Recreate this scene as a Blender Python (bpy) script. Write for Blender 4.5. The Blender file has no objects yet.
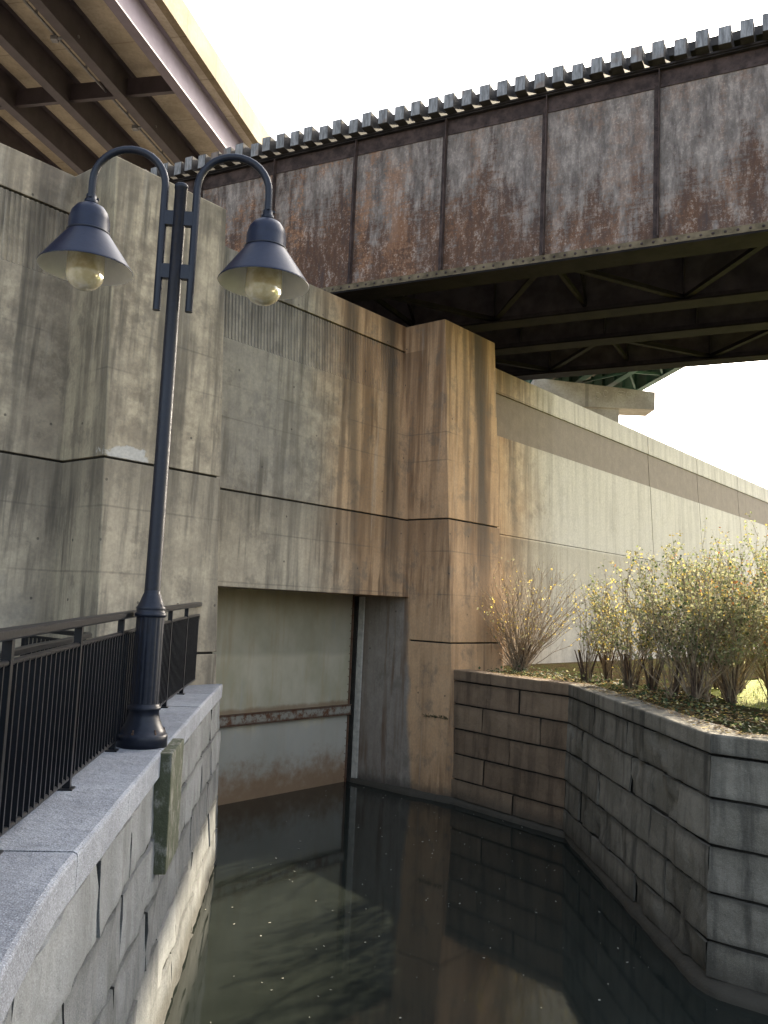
import bpy, bmesh, math, random
from mathutils import Vector, Matrix, noise as mnoise
R = math.radians
random.seed(7)
sc = bpy.context.scene
COL = sc.collection

# ------------------------------------------------------------ camera
EYE = Vector((0, 0, 3.7))
PITCH, ROLL, FPX = R(6.162), R(2.52), 871.08
fwd = Vector((0, math.cos(PITCH), math.sin(PITCH)))
rgt = Vector((1, 0, 0))
up = rgt.cross(fwd)
r2 = rgt * math.cos(ROLL) + up * math.sin(ROLL)
u2 = -rgt * math.sin(ROLL) + up * math.cos(ROLL)
cd = bpy.data.cameras.new('camera')
cam = bpy.data.objects.new('camera', cd)
COL.objects.link(cam)
m = Matrix((r2, u2, -fwd)).transposed().to_4x4()
m.translation = EYE
cam.matrix_world = m
cd.sensor_fit = 'VERTICAL'
cd.sensor_height = 24
cd.lens = 24 * FPX / 1024
cd.clip_start = 0.05
cd.clip_end = 3000
sc.camera = cam

# ------------------------------------------------------------ sky, sun, exposure
SUN_AZ, SUN_EL = 37.0, 26.9          # azimuth clockwise from +Y
w = bpy.data.worlds.new('World')
sc.world = w
w.use_nodes = True
nt = w.node_tree
for n in list(nt.nodes): nt.nodes.remove(n)
sky = nt.nodes.new('ShaderNodeTexSky')
sky.sky_type = 'NISHITA'
sky.sun_disc = False
sky.sun_elevation = R(SUN_EL)
sky.sun_rotation = R(SUN_AZ)
sky.air_density = 1.0
sky.dust_density = 5.0
sky.ozone_density = 1.0
bg = nt.nodes.new('ShaderNodeBackground')
bg.inputs['Strength'].default_value = 0.15
wo = nt.nodes.new('ShaderNodeOutputWorld')
hs = nt.nodes.new('ShaderNodeHueSaturation')
hs.inputs['Saturation'].default_value = 0.62
nt.links.new(sky.outputs[0], hs.inputs['Color'])
nt.links.new(hs.outputs[0], bg.inputs[0])
nt.links.new(bg.outputs[0], wo.inputs[0])

sd = bpy.data.lights.new('sun', 'SUN')
sd.energy = 3.6
sd.angle = R(0.5)
sd.color = (1.0, 0.86, 0.64)
so = bpy.data.objects.new('sun', sd)
COL.objects.link(so)
sdir = Vector((math.sin(R(SUN_AZ)) * math.cos(R(SUN_EL)), math.cos(R(SUN_AZ)) * math.cos(R(SUN_EL)), math.sin(R(SUN_EL))))
so.rotation_euler = sdir.to_track_quat('Z', 'Y').to_euler()
so.location = (20, 30, 40)

sc.view_settings.view_transform = 'Standard'
sc.view_settings.look = 'None'
sc.view_settings.gamma = 1
sc.view_settings.use_curve_mapping = False
sc.view_settings.exposure = 2.08

# ------------------------------------------------------------ frames of reference
TH = R(39.467)
BAT = 0.065
U = Vector((math.sin(TH), math.cos(TH), 0))
N = Vector((math.cos(TH), -math.sin(TH), 0))
def WP(u, n, z, bat=True):
    """point on the battered concrete wall: u along it, n out of its face"""
    p = U * u + N * (-10.75 + n - (BAT * z if bat else 0))
    return Vector((p.x, p.y, z))

# ------------------------------------------------------------ object helpers
def tag(o, label=None, cat=None, group=None, kind=None):
    if label: o['label'] = label
    if cat: o['category'] = cat
    if group: o['group'] = group
    if kind: o['kind'] = kind
    return o

def thing(name, label, cat, loc=(0, 0, 0), group=None):
    o = bpy.data.objects.new(name, None)
    o.empty_display_size = 0.2
    COL.objects.link(o)
    o.location = loc
    return tag(o, label, cat, group)

class MB:
    def __init__(self):
        self.v, self.f, self.mi, self.sm = [], [], [], []
        self.tone, self.ct = {}, 0.5
    def face(self, pts, mi=0, smooth=False):
        b = len(self.v)
        self.v += [tuple(p) for p in pts]
        self.f.append(tuple(range(b, b + len(pts))))
        self.mi.append(mi); self.sm.append(smooth)
    def mesh(self, vs, fs, mi=0, smooth=False):
        b = len(self.v)
        self.v += [tuple(p) for p in vs]
        if self.ct != 0.5:
            for i in range(len(fs)): self.tone[len(self.f) + i] = self.ct
        for f in fs:
            self.f.append(tuple(b + i for i in f)); self.mi.append(mi); self.sm.append(smooth)
    def hexa(self, c, mi=0):
        """8 corners: bottom 4 ccw then top 4"""
        self.mesh(c, [(3, 2, 1, 0), (4, 5, 6, 7), (0, 1, 5, 4), (1, 2, 6, 5), (2, 3, 7, 6), (3, 0, 4, 7)], mi)
    def fbox(self, fn, a0, a1, b0, b1, z0, z1, mi=0):
        """box in a frame fn(a, b, z)"""
        self.hexa([fn(a0, b0, z0), fn(a1, b0, z0), fn(a1, b1, z0), fn(a0, b1, z0),
                   fn(a0, b0, z1), fn(a1, b0, z1), fn(a1, b1, z1), fn(a0, b1, z1)], mi)
    def box(self, x0, x1, y0, y1, z0, z1, mi=0):
        self.fbox(lambda a, b, z: (a, b, z), x0, x1, y0, y1, z0, z1, mi)
    def bar(self, p, q, w, h, upv=(0, 0, 1), mi=0):
        p, q = Vector(p), Vector(q)
        d = (q - p).normalized()
        s = d.cross(Vector(upv)).normalized()
        t = s.cross(d).normalized()
        c = []
        for b in (p, q):
            for i, j in ((-1, -1), (1, -1), (1, 1), (-1, 1)):
                c.append(b + s * (i * w / 2) + t * (j * h / 2))
        self.mesh(c, [(3, 2, 1, 0), (4, 5, 6, 7), (0, 1, 5, 4), (1, 2, 6, 5), (2, 3, 7, 6), (3, 0, 4, 7)], mi)
    def tube(self, pts, rad, seg=8, mi=0, caps=True, smooth=True):
        pts = [Vector(p) for p in pts]
        if not hasattr(rad, '__len__'): rad = [rad] * len(pts)
        vs, fs = [], []
        ref = Vector((0.123, 0.321, 0.94)).normalized()
        prev = None
        for i, p in enumerate(pts):
            d = (pts[min(i + 1, len(pts) - 1)] - pts[max(i - 1, 0)]).normalized()
            if prev is None:
                a = d.orthogonal().normalized()
            else:
                a = (prev - d * prev.dot(d)).normalized()
            prev = a
            b = d.cross(a)
            for k in range(seg):
                an = 2 * math.pi * k / seg
                vs.append(p + a * (rad[i] * math.cos(an)) + b * (rad[i] * math.sin(an)))
        for i in range(len(pts) - 1):
            for k in range(seg):
                k2 = (k + 1) % seg
                fs.append((i * seg + k, i * seg + k2, (i + 1) * seg + k2, (i + 1) * seg + k))
        self.mesh(vs, fs, mi, smooth)
        if caps:
            n = len(vs)
            self.mesh(vs[:seg], [tuple(reversed(range(seg)))], mi)
            self.mesh(vs[n - seg:], [tuple(range(seg))], mi)
    def lathe(self, prof, c=(0, 0, 0), seg=32, mi=0, smooth=True, flute=None):
        c = Vector(c); vs, fs = [], []
        for (r, z) in prof:
            for k in range(seg):
                an = 2 * math.pi * k / seg
                rr = r * (flute(k, z) if flute else 1)
                vs.append(c + Vector((rr * math.cos(an), rr * math.sin(an), z)))
        for i in range(len(prof) - 1):
            for k in range(seg):
                k2 = (k + 1) % seg
                fs.append((i * seg + k, i * seg + k2, (i + 1) * seg + k2, (i + 1) * seg + k))
        self.mesh(vs, fs, mi, smooth)
    def build(self, name, mats, parent=None, bevel=0, merge=False, solid=0):
        me = bpy.data.meshes.new(name)
        me.from_pydata(self.v, [], self.f)
        if not isinstance(mats, (list, tuple)): mats = [mats]
        for x in mats: me.materials.append(x)
        me.polygons.foreach_set('material_index', self.mi)
        me.polygons.foreach_set('use_smooth', self.sm)
        if self.tone:
            at = me.attributes.new('tone', 'FLOAT', 'FACE')
            at.data.foreach_set('value', [self.tone.get(i, 0.5) for i in range(len(self.f))])
        me.update()
        if merge or bevel:
            bm = bmesh.new(); bm.from_mesh(me)
            bmesh.ops.remove_doubles(bm, verts=bm.verts, dist=1e-5)
            if bevel:
                ed = [e for e in bm.edges if len(e.link_faces) == 2 and e.calc_face_angle(0) > 0.35]
                bmesh.ops.bevel(bm, geom=ed, offset=bevel, segments=2, profile=0.6, affect='EDGES', clamp_overlap=True)
            bm.to_mesh(me); bm.free()
        o = bpy.data.objects.new(name, me)
        COL.objects.link(o)
        if solid:
            md = o.modifiers.new('thickness', 'SOLIDIFY'); md.thickness = solid
        if parent:
            o.parent = parent
            o.matrix_parent_inverse = Matrix.Translation(-Vector(parent.location))
        return o

# ------------------------------------------------------------ material helpers
class Mat:
    def __init__(self, name, rough=0.8, spec=0.3, metal=0.0):
        self.m = bpy.data.materials.new(name)
        self.m.use_nodes = True
        self.nt = self.m.node_tree
        self.b = self.nt.nodes['Principled BSDF']
        self.b.inputs['Roughness'].default_value = rough
        self.b.inputs['Specular IOR Level'].default_value = spec
        self.b.inputs['Metallic'].default_value = metal
        self.geo = self.nt.nodes.new('ShaderNodeNewGeometry')
        self.P = self.geo.outputs['Position']
    def put(self, sock, v):
        if isinstance(v, bpy.types.NodeSocket): self.nt.links.new(v, sock)
        elif v is not None:
            if hasattr(v, '__len__') and len(v) == 3 and sock.type == 'RGBA': v = (*v, 1)
            sock.default_value = v
    def math(self, op, a, b=None, c=None, clamp=False):
        n = self.nt.nodes.new('ShaderNodeMath'); n.operation = op; n.use_clamp = clamp
        self.put(n.inputs[0], a); self.put(n.inputs[1], b)
        if c is not None: self.put(n.inputs[2], c)
        return n.outputs[0]
    def dot(self, vec, v):
        n = self.nt.nodes.new('ShaderNodeVectorMath'); n.operation = 'DOT_PRODUCT'
        self.put(n.inputs[0], vec); n.inputs[1].default_value = tuple(v)
        return n.outputs['Value']
    def xyz(self, x, y, z):
        n = self.nt.nodes.new('ShaderNodeCombineXYZ')
        for i, v in enumerate((x, y, z)): self.put(n.inputs[i], v)
        return n.outputs[0]
    def scale(self, vec, s):
        n = self.nt.nodes.new('ShaderNodeVectorMath'); n.operation = 'MULTIPLY'
        self.put(n.inputs[0], vec); n.inputs[1].default_value = s
        return n.outputs[0]
    def noise(self, vec, sc=1, det=4, ro=0.55, off=0, dist=0):
        n = self.nt.nodes.new('ShaderNodeTexNoise')
        if off:
            a = self.nt.nodes.new('ShaderNodeVectorMath'); a.operation = 'ADD'
            self.put(a.inputs[0], vec); a.inputs[1].default_value = (off, off * 1.7, -off)
            vec = a.outputs[0]
        self.put(n.inputs['Vector'], vec)
        n.inputs['Scale'].default_value = sc; n.inputs['Detail'].default_value = det
        n.inputs['Roughness'].default_value = ro; n.inputs['Distortion'].default_value = dist
        return n.outputs[0]
    def voro(self, vec, sc=1, feature='F1'):
        n = self.nt.nodes.new('ShaderNodeTexVoronoi'); n.feature = feature
        self.put(n.inputs['Vector'], vec); n.inputs['Scale'].default_value = sc
        return n
    def ss(self, x, a, b, lo=0.0, hi=1.0):
        """smooth ramp of x from a to b"""
        n = self.nt.nodes.new('ShaderNodeMapRange'); n.interpolation_type = 'SMOOTHSTEP'
        self.put(n.inputs['Value'], x)
        n.inputs['From Min'].default_value = a; n.inputs['From Max'].default_value = b
        n.inputs['To Min'].default_value = lo; n.inputs['To Max'].default_value = hi
        return n.outputs[0]
    def mix(self, f, a, b, mode='MIX'):
        n = self.nt.nodes.new('ShaderNodeMix'); n.data_type = 'RGBA'; n.blend_type = mode
        self.put(n.inputs[0], f); self.put(n.inputs[6], a); self.put(n.inputs[7], b)
        return n.outputs[2]
    def ramp(self, f, stops):
        n = self.nt.nodes.new('ShaderNodeValToRGB')
        self.put(n.inputs[0], f)
        el = n.color_ramp.elements
        while len(el) < len(stops): el.new(0.5)
        for e, (p, c) in zip(el, stops):
            e.position = p; e.color = (*c, 1) if hasattr(c, '__len__') else (c, c, c, 1)
        return n.outputs[0]
    def bump(self, h, strength=0.3, dist=0.02, prev=None):
        n = self.nt.nodes.new('ShaderNodeBump')
        n.inputs['Strength'].default_value = strength; n.inputs['Distance'].default_value = dist
        self.put(n.inputs['Height'], h)
        if prev is not None: self.put(n.inputs['Normal'], prev)
        return n.outputs[0]
    def done(self, col=None, normal=None, rough=None):
        if col is not None: self.put(self.b.inputs['Base Color'], col)
        if normal is not None: self.put(self.b.inputs['Normal'], normal)
        if rough is not None: self.put(self.b.inputs['Roughness'], rough)
        return self.m

def plain(name, col, rough=0.7, spec=0.3, metal=0.0, var=0.25, sc=6):
    a = Mat(name, rough, spec, metal)
    nz = a.noise(a.P, sc, 5, 0.6)
    c = a.mix(a.ss(nz, 0.3, 0.7), tuple(x * (1 - var) for x in col), tuple(min(1, x * (1 + var)) for x in col))
    return a.done(c, a.bump(nz, 0.1, 0.01))

# ---- weathered concrete of the tall wall
def concrete_mat():
    a = Mat('weathered_concrete', 0.88, 0.2)
    u = a.dot(a.P, U); n = a.dot(a.P, N); z = a.dot(a.P, (0, 0, 1))
    un = a.math('ADD', u, a.math('MULTIPLY', n, 1.0))
    W = a.xyz(un, n, z)
    big = a.noise(W, 0.7, 5, 0.6)
    med = a.noise(W, 3.5, 6, 0.65, off=4)
    fine = a.noise(W, 22, 4, 0.6)
    base = a.mix(a.ss(big, 0.35, 0.65), (0.25, 0.208, 0.148), (0.44, 0.372, 0.27))
    base = a.mix(a.ss(med, 0.35, 0.7), base, (0.54, 0.46, 0.325))
    # zones along the wall
    wob = a.math('MULTIPLY', a.math('SUBTRACT', big, 0.5), 1.5)
    uw = a.math('ADD', u, wob)
    warm = a.math('MULTIPLY', a.ss(uw, 11.0, 13.0), a.ss(uw, 17.0, 20.5, 1, 0))
    pale = a.ss(uw, 17.8, 21.5)
    cool = a.math('MULTIPLY', a.ss(uw, 8.2, 8.7), a.ss(uw, 10.2, 12.6, 1, 0))
    cool = a.math('MULTIPLY', cool, a.ss(z, 5.0, 6.0, 0.35, 1))
    base = a.mix(a.math('MULTIPLY', pale, 0.9), base, (0.60, 0.575, 0.52))
    base = a.mix(a.math('MULTIPLY', cool, 0.55), base, (0.23, 0.23, 0.215))
    base = a.mix(a.math('MULTIPLY', warm, 0.80), base, (0.57, 0.345, 0.175))
    cream = a.math('MULTIPLY', a.ss(a.math('ABSOLUTE', a.math('SUBTRACT', u, 6.40)), 0.03, 0.05, 1, 0), a.ss(n, -11.3, -11.0))
    base = a.mix(a.math('MULTIPLY', cream, a.ss(med, 0.3, 0.7, 0.35, 0.8)), base, (0.52, 0.46, 0.31))
    low = a.ss(z, 5.45, 5.55, 1, 0)
    base = a.mix(a.math('MULTIPLY', a.math('MULTIPLY', low, a.math('SUBTRACT', 1.0, warm)), 0.42), base, (0.48, 0.42, 0.31))
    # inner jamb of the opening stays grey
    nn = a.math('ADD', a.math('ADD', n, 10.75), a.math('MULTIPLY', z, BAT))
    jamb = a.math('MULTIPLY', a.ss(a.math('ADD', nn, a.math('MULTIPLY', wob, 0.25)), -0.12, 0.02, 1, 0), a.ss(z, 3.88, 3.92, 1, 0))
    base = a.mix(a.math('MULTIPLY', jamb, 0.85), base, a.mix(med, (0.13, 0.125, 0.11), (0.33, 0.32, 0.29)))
    # water streaks that run down the face
    s1 = a.noise(a.xyz(a.math('MULTIPLY', un, 2.3), n, a.math('MULTIPLY', z, 0.10)), 1, 4, 0.6, off=9)
    s2 = a.noise(a.xyz(a.math('MULTIPLY', un, 5.5), n, a.math('MULTIPLY', z, 0.38)), 1, 5, 0.6, off=2)
    s3 = a.noise(a.xyz(a.math('MULTIPLY', un, 34), n, a.math('MULTIPLY', z, 1.2)), 1, 3, 0.6)
    k1 = a.ss(s1, 0.47, 0.62)
    vary = a.ss(a.noise(a.xyz(a.math('MULTIPLY', un, 0.9), n, a.math('MULTIPLY', z, 0.55)), 1, 3, 0.6, off=41), 0.40, 0.62)
    k2 = a.math('MULTIPLY', a.ss(s2, 0.48, 0.66), a.math('ADD', 0.25, vary))
    k3 = a.math('MULTIPLY', a.ss(s3, 0.45, 0.65), vary)
    up_ = a.ss(z, 4.2, 7.5, 0.55, 1)
    notpale = a.math('SUBTRACT', 1.0, a.math('MULTIPLY', pale, 0.75))
    d1 = a.math('MULTIPLY', a.math('MULTIPLY', k1, up_), notpale)
    stain = a.mix(warm, (0.10, 0.088, 0.068), (0.125, 0.068, 0.034))
    base = a.mix(a.math('MULTIPLY', d1, 0.68), base, stain)
    base = a.mix(a.math('MULTIPLY', a.math('MULTIPLY', k2, notpale), 0.6), base, stain)
    base = a.mix(a.math('MULTIPLY', a.math('MULTIPLY', k3, notpale), 0.08), base, stain)
    # dirt that has run down from the open joints
    for zj, ln in ((9.12, 1.5), (5.5, 1.3), (9.75, 0.9)):
        bl = a.math('SUBTRACT', zj, z)
        mk = a.math('MULTIPLY', a.math('MULTIPLY', a.ss(bl, 0.0, 0.01) if zj != 9.12 else a.math('MULTIPLY', a.ss(bl, 0.0, 0.01), a.ss(nn, 0.4, 0.6, 1, 0)), a.ss(a.math('ADD', bl, a.math('MULTIPLY', a.math('SUBTRACT', s2, 0.5), -3.0)), 0.0, ln, 1, 0)), notpale)
        base = a.mix(a.math('MULTIPLY', mk, 0.5), base, stain)
    blot = a.ss(a.noise(W, 1.8, 6, 0.72, off=55), 0.52, 0.66)
    base = a.mix(a.math('MULTIPLY', a.math('MULTIPLY', blot, notpale), 0.5), base, (0.15, 0.13, 0.10))
    # pale lime runs
    lime = a.ss(a.noise(a.xyz(a.math('MULTIPLY', un, 5), n, a.math('MULTIPLY', z, 0.25)), 1, 5, 0.65, off=17), 0.58, 0.75)
    base = a.mix(a.math('MULTIPLY', lime, 0.35), base, (0.55, 0.50, 0.41))
    # dark algae stains with their own outline, right part of the recessed panel and the pier
    for (c, wd, k) in ((12.55, 0.20, 0.65), (13.75, 0.26, 0.7), (14.95, 0.12, 0.45), (15.55, 0.26, 0.85), (17.6, 0.25, 0.45), (18.6, 0.22, 0.45), (8.55, 0.25, 0.35), (6.1, 0.35, 0.35)):
        du = a.math('ABSOLUTE', a.math('SUBTRACT', a.math('ADD', u, a.math('MULTIPLY', a.math('SUBTRACT', s2, 0.5), 0.5)), c))
        mk = a.math('MULTIPLY', a.ss(du, wd * 0.3, wd * 1.3, 1, 0), a.ss(z, 3.2, 6.5, 0.25, 1))
        base = a.mix(a.math('MULTIPLY', mk, k), base, (0.075, 0.058, 0.042))
    pc = WP(6.75, 1.02, 5.56)
    vd = a.nt.nodes.new('ShaderNodeVectorMath'); vd.operation = 'DISTANCE'
    a.put(vd.inputs[0], a.scale(a.P, (1, 1, 2.6))); vd.inputs[1].default_value = (pc.x, pc.y, pc.z * 2.6)
    patch = a.math('MULTIPLY', a.ss(a.math('ADD', vd.outputs['Value'], a.math('MULTIPLY', a.math('SUBTRACT', med, 0.5), 0.9)), 0.30, 0.37, 1, 0), a.ss(z, 5.50, 5.51))
    base = a.mix(a.math('MULTIPLY', patch, 0.75), base, (0.58, 0.57, 0.53))
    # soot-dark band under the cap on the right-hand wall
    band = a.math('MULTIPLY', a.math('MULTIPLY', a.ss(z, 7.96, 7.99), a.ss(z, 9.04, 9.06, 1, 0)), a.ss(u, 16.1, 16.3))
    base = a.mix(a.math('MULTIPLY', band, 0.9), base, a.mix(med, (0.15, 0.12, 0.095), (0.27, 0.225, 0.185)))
    # horizontal pour lines and tie holes
    for zz in (6.72, 3.98, 4.85, 7.3):
        l = a.ss(a.math('ABSOLUTE', a.math('SUBTRACT', z, a.math('ADD', zz, a.math('MULTIPLY', wob, 0.015)))), 0.005, 0.02, 1, 0)
        base = a.mix(a.math('MULTIPLY', a.math('MULTIPLY', l, a.ss(u, 16.0, 16.5, 1, 0.12)), a.ss(big, 0.4, 0.6, 0.05, 0.4)), base, (0.09, 0.08, 0.065))
    fu = a.math('SUBTRACT', a.math('FRACT', a.math('MULTIPLY', un, 1.52)), 0.5)
    fz = a.math('SUBTRACT', a.math('FRACT', a.math('MULTIPLY', z, 1.25)), 0.5)
    dd = a.math('SQRT', a.math('ADD', a.math('POWER', a.math('MULTIPLY', fu, 0.66), 2.0), a.math('POWER', a.math('MULTIPLY', fz, 0.8), 2.0)))
    hole = a.math('MULTIPLY', a.ss(dd, 0.014, 0.024, 1, 0), a.math('MULTIPLY', a.ss(a.noise(W, 0.9, 1, 0.5, off=30), 0.54, 0.58), a.ss(u, 16.0, 16.5, 1, 0)))
    base = a.mix(a.math('MULTIPLY', hole, 0.7), base, (0.05, 0.045, 0.04))
    pits = a.ss(a.voro(W, 9).outputs['Distance'], 0.05, 0.11, 1, 0)
    pits = a.math('MULTIPLY', pits, a.ss(med, 0.5, 0.7))
    base = a.mix(a.math('MULTIPLY', pits, 0.5), base, (0.07, 0.065, 0.055))
    base = a.mix(a.ss(fine, 0.3, 0.7, 0, 0.22), base, (0.12, 0.11, 0.10))
    # wet dark foot near the water
    foot = a.ss(a.math('ADD', z, a.math('MULTIPLY', med, 0.3)), 0.2, 0.55, 1, 0)
    base = a.mix(a.math('MULTIPLY', foot, 0.75), base, (0.055, 0.05, 0.042))
    b1 = a.bump(med, 0.25, 0.03)
    b2 = a.bump(fine, 0.25, 0.008, b1)
    b3 = a.bump(a.math('SUBTRACT', 1.0, hole), 0.5, 0.01, b2)
    return a.done(base, b3)

def granite_mat(name, c0, c1, dirt, dirt_amt, speck=0.5, warm=0.0, moss=False, beds=None):
    a = Mat(name, 0.82, 0.3)
    z = a.dot(a.P, (0, 0, 1))
    big = a.noise(a.P, 1.3, 5, 0.6)
    med = a.noise(a.P, 7, 5, 0.65, off=3)
    base = a.mix(a.ss(big, 0.35, 0.65), c0, c1)
    base = a.mix(a.ss(med, 0.4, 0.75, 0, 0.5), base, tuple(x * 0.72 for x in c0))
    v = a.voro(a.P, 95)
    g = a.noise(a.P, 150, 2, 0.6)
    base = a.mix(a.ss(g, 0.52, 0.66, 0, speck), base, tuple(x * 0.28 for x in c0))
    base = a.mix(a.ss(g, 0.30, 0.44, speck, 0), base, tuple(min(0.85, x * 1.9) for x in c1))
    st = a.noise(a.scale(a.P, (5, 5, 0.6)), 1, 4, 0.6, off=6)
    base = a.mix(a.math('MULTIPLY', a.ss(st, 0.45, 0.68), dirt_amt), base, dirt)
    if beds:
        for zz in beds:
            dj = a.math('ABSOLUTE', a.math('SUBTRACT', a.math('ADD', z, a.math('MULTIPLY', a.math('SUBTRACT', med, 0.5), 0.09)), zz - 0.01))
            base = a.mix(a.math('MULTIPLY', a.ss(dj, 0.01, 0.085, 1, 0), a.ss(big, 0.3, 0.6, 0.15, 0.6)), base, dirt)
            d2 = a.math('ABSOLUTE', a.math('SUBTRACT', z, zz))
            base = a.mix(a.ss(d2, 0.006, 0.018, 0.6, 0), base, (0.03, 0.03, 0.026))
    if warm:
        base = a.mix(a.ss(big, 0.4, 0.7, warm * 0.5, warm), base, (0.16, 0.10, 0.06))
    tn = a.nt.nodes.new('ShaderNodeAttribute'); tn.attribute_name = 'tone'
    tv = a.math('MULTIPLY', tn.outputs['Fac'], 1.0)
    base = a.mix(a.math('MULTIPLY', a.math('MAXIMUM', a.math('SUBTRACT', 0.5, tv), 0.0), 0.75), base, tuple(x * 0.45 for x in c0))
    base = a.mix(a.math('MULTIPLY', a.math('MAXIMUM', a.math('SUBTRACT', tv, 0.5), 0.0), 0.75), base, tuple(min(0.8, x * 1.5) for x in c1))
    wet = a.ss(a.math('ADD', z, a.math('MULTIPLY', med, 0.25)), 0.22, 0.50, 1, 0)
    base = a.mix(a.math('MULTIPLY', wet, 0.7), base, (0.05, 0.046, 0.036))
    if moss:
        mm = a.ss(a.noise(a.scale(a.P, (14, 14, 6)), 1, 4, 0.7, off=12), 0.36, 0.52)
        base = a.mix(a.math('MULTIPLY', mm, 0.8), base, (0.045, 0.055, 0.022))
    return a.done(base, a.bump(g, 0.4, 0.004, a.bump(a.noise(a.P, 16, 5, 0.7, off=8), 0.5, 0.02, a.bump(med, 0.6, 0.035))))

BO = Vector((-1.02, 17.65, 0))
BD = Vector((math.sin(R(117.3)), math.cos(R(117.3)), 0))
BN = Vector((-BD.y, BD.x, 0))
def BP(s, o, z):
    p = BO + BD * s + BN * o
    return Vector((p.x, p.y, z))

def rust_mat():
    a = Mat('rusted_girder_steel', 0.75, 0.35)
    s = a.dot(a.P, BD); z = a.dot(a.P, (0, 0, 1)); o = a.dot(a.P, BN)
    s0 = BO.dot(BD)
    sl = a.math('SUBTRACT', s, s0)
    W = a.xyz(s, o, z)
    V = a.xyz(a.math('MULTIPLY', s, 1.0), o, a.math('MULTIPLY', z, 0.35))
    big = a.noise(V, 1.1, 5, 0.65)
    med = a.noise(V, 5, 7, 0.72, off=5)
    fine = a.noise(W, 24, 5, 0.7)
    hz = a.noise(a.xyz(a.math('MULTIPLY', s, 2.2), o, a.math('MULTIPLY', z, 14)), 1, 5, 0.7, off=8)
    t = a.ss(z, 10.4, 13.0, 1, 0)
    left = a.ss(sl, -2.5, 4.5, 1, 0)
    paint = a.mix(a.ss(med, 0.35, 0.65), (0.12, 0.10, 0.085), (0.30, 0.26, 0.23))
    paint = a.mix(a.ss(fine, 0.5, 0.7, 0, 0.5), paint, (0.33, 0.30, 0.28))
    rust = a.mix(a.ss(med, 0.3, 0.7), (0.068, 0.034, 0.020), (0.155, 0.078, 0.043))
    org = a.mix(a.ss(fine, 0.3, 0.7), (0.22, 0.095, 0.042), (0.40, 0.22, 0.12))
    vs_ = a.noise(a.xyz(a.math('MULTIPLY', s, 6.0), o, a.math('MULTIPLY', z, 0.9)), 1, 5, 0.65, off=14)
    f = a.math('ADD', a.math('MULTIPLY', t, 0.34), a.math('MULTIPLY', left, 0.20))
    f = a.math('ADD', f, a.math('MULTIPLY', a.math('SUBTRACT', big, 0.5), 0.9))
    f = a.math('ADD', f, a.math('MULTIPLY', a.math('SUBTRACT', hz, 0.5), 0.55))
    f = a.math('ADD', f, a.math('MULTIPLY', a.math('SUBTRACT', vs_, 0.5), 0.8))
    f = a.math('ADD', f, a.math('MULTIPLY', a.math('SUBTRACT', fine, 0.5), 0.9))
    c = a.mix(a.ss(f, 0.12, 0.40), paint, rust)
    dk = a.ss(a.math('ADD', vs_, a.math('MULTIPLY', a.math('SUBTRACT', fine, 0.5), 0.4)), 0.52, 0.66)
    c = a.mix(a.math('MULTIPLY', dk, 0.5), c, (0.055, 0.045, 0.045))
    big2 = a.noise(V, 1.6, 5, 0.7, off=21)
    g = a.math('ADD', big2, a.math('MULTIPLY', a.math('SUBTRACT', fine, 0.5), 0.35))
    g = a.math('ADD', g, a.math('MULTIPLY', a.math('SUBTRACT', hz, 0.5), 0.3))
    c = a.mix(a.math('MULTIPLY', a.ss(g, 0.50, 0.64), a.ss(left, 0, 1, 0.3, 0.9)), c, org)
    pp = a.ss(a.math('ADD', med, a.math('MULTIPLY', a.math('SUBTRACT', fine, 0.5), 0.8)), 0.53, 0.70)
    c = a.mix(a.math('MULTIPLY', pp, 0.6), c, (0.44, 0.38, 0.33))
    return a.done(c, a.bump(fine, 0.4, 0.006, a.bump(med, 0.2, 0.01)), a.ss(med, 0.3, 0.7, 0.55, 0.9))

M = {}
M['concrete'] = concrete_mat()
M['rust'] = rust_mat()
M['steel_dark'] = plain('dark_weathered_steel', (0.024, 0.020, 0.020), 0.7, 0.35, var=0.5, sc=4)
M['brace'] = plain('black_brown_bracing_steel', (0.012, 0.010, 0.010), 0.8, 0.15, var=0.4, sc=3)
M['steel_web'] = plain('soot_brown_inner_web', (0.050, 0.042, 0.042), 0.75, 0.3, var=0.4, sc=2)
M['steel_trim'] = plain('brown_outer_angles', (0.060, 0.042, 0.038), 0.75, 0.3, var=0.5, sc=5)
M['steel_edge'] = plain('mossy_bottom_flange', (0.15, 0.12, 0.075), 0.8, 0.2, var=0.4, sc=5)
M['granite_left'] = granite_mat('grey_granite_blocks', (0.15, 0.158, 0.158), (0.22, 0.23, 0.23), (0.08, 0.082, 0.075), 0.55, 0.45, beds=(1.84, 1.38, 0.93, 0.48))
M['granite_cope'] = granite_mat('flamed_granite_coping', (0.22, 0.235, 0.26), (0.31, 0.33, 0.36), (0.2, 0.2, 0.2), 0.12, 0.75)
M['granite_moss'] = granite_mat('mossy_granite', (0.26, 0.26, 0.22), (0.34, 0.33, 0.27), (0.12, 0.12, 0.09), 0.4, 0.4, moss=True)
M['granite_brown'] = granite_mat('brown_stained_granite', (0.155, 0.112, 0.072), (0.235, 0.175, 0.115), (0.045, 0.035, 0.026), 0.75, 0.3, warm=0.4, beds=(2.31, 1.87, 1.40, 0.93, 0.46))
M['granite_dark'] = granite_mat('dark_stained_granite', (0.15, 0.138, 0.108), (0.24, 0.222, 0.18), (0.04, 0.038, 0.032), 0.75, 0.35, beds=(2.31, 1.87, 1.40, 0.93, 0.46))
M['joint'] = plain('dark_joint', (0.035, 0.033, 0.028), 0.95, 0.1)
M['footing'] = granite_mat('wet_footing_concrete', (0.09, 0.078, 0.055), (0.14, 0.122, 0.09), (0.03, 0.028, 0.022), 0.7, 0.15)
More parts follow.
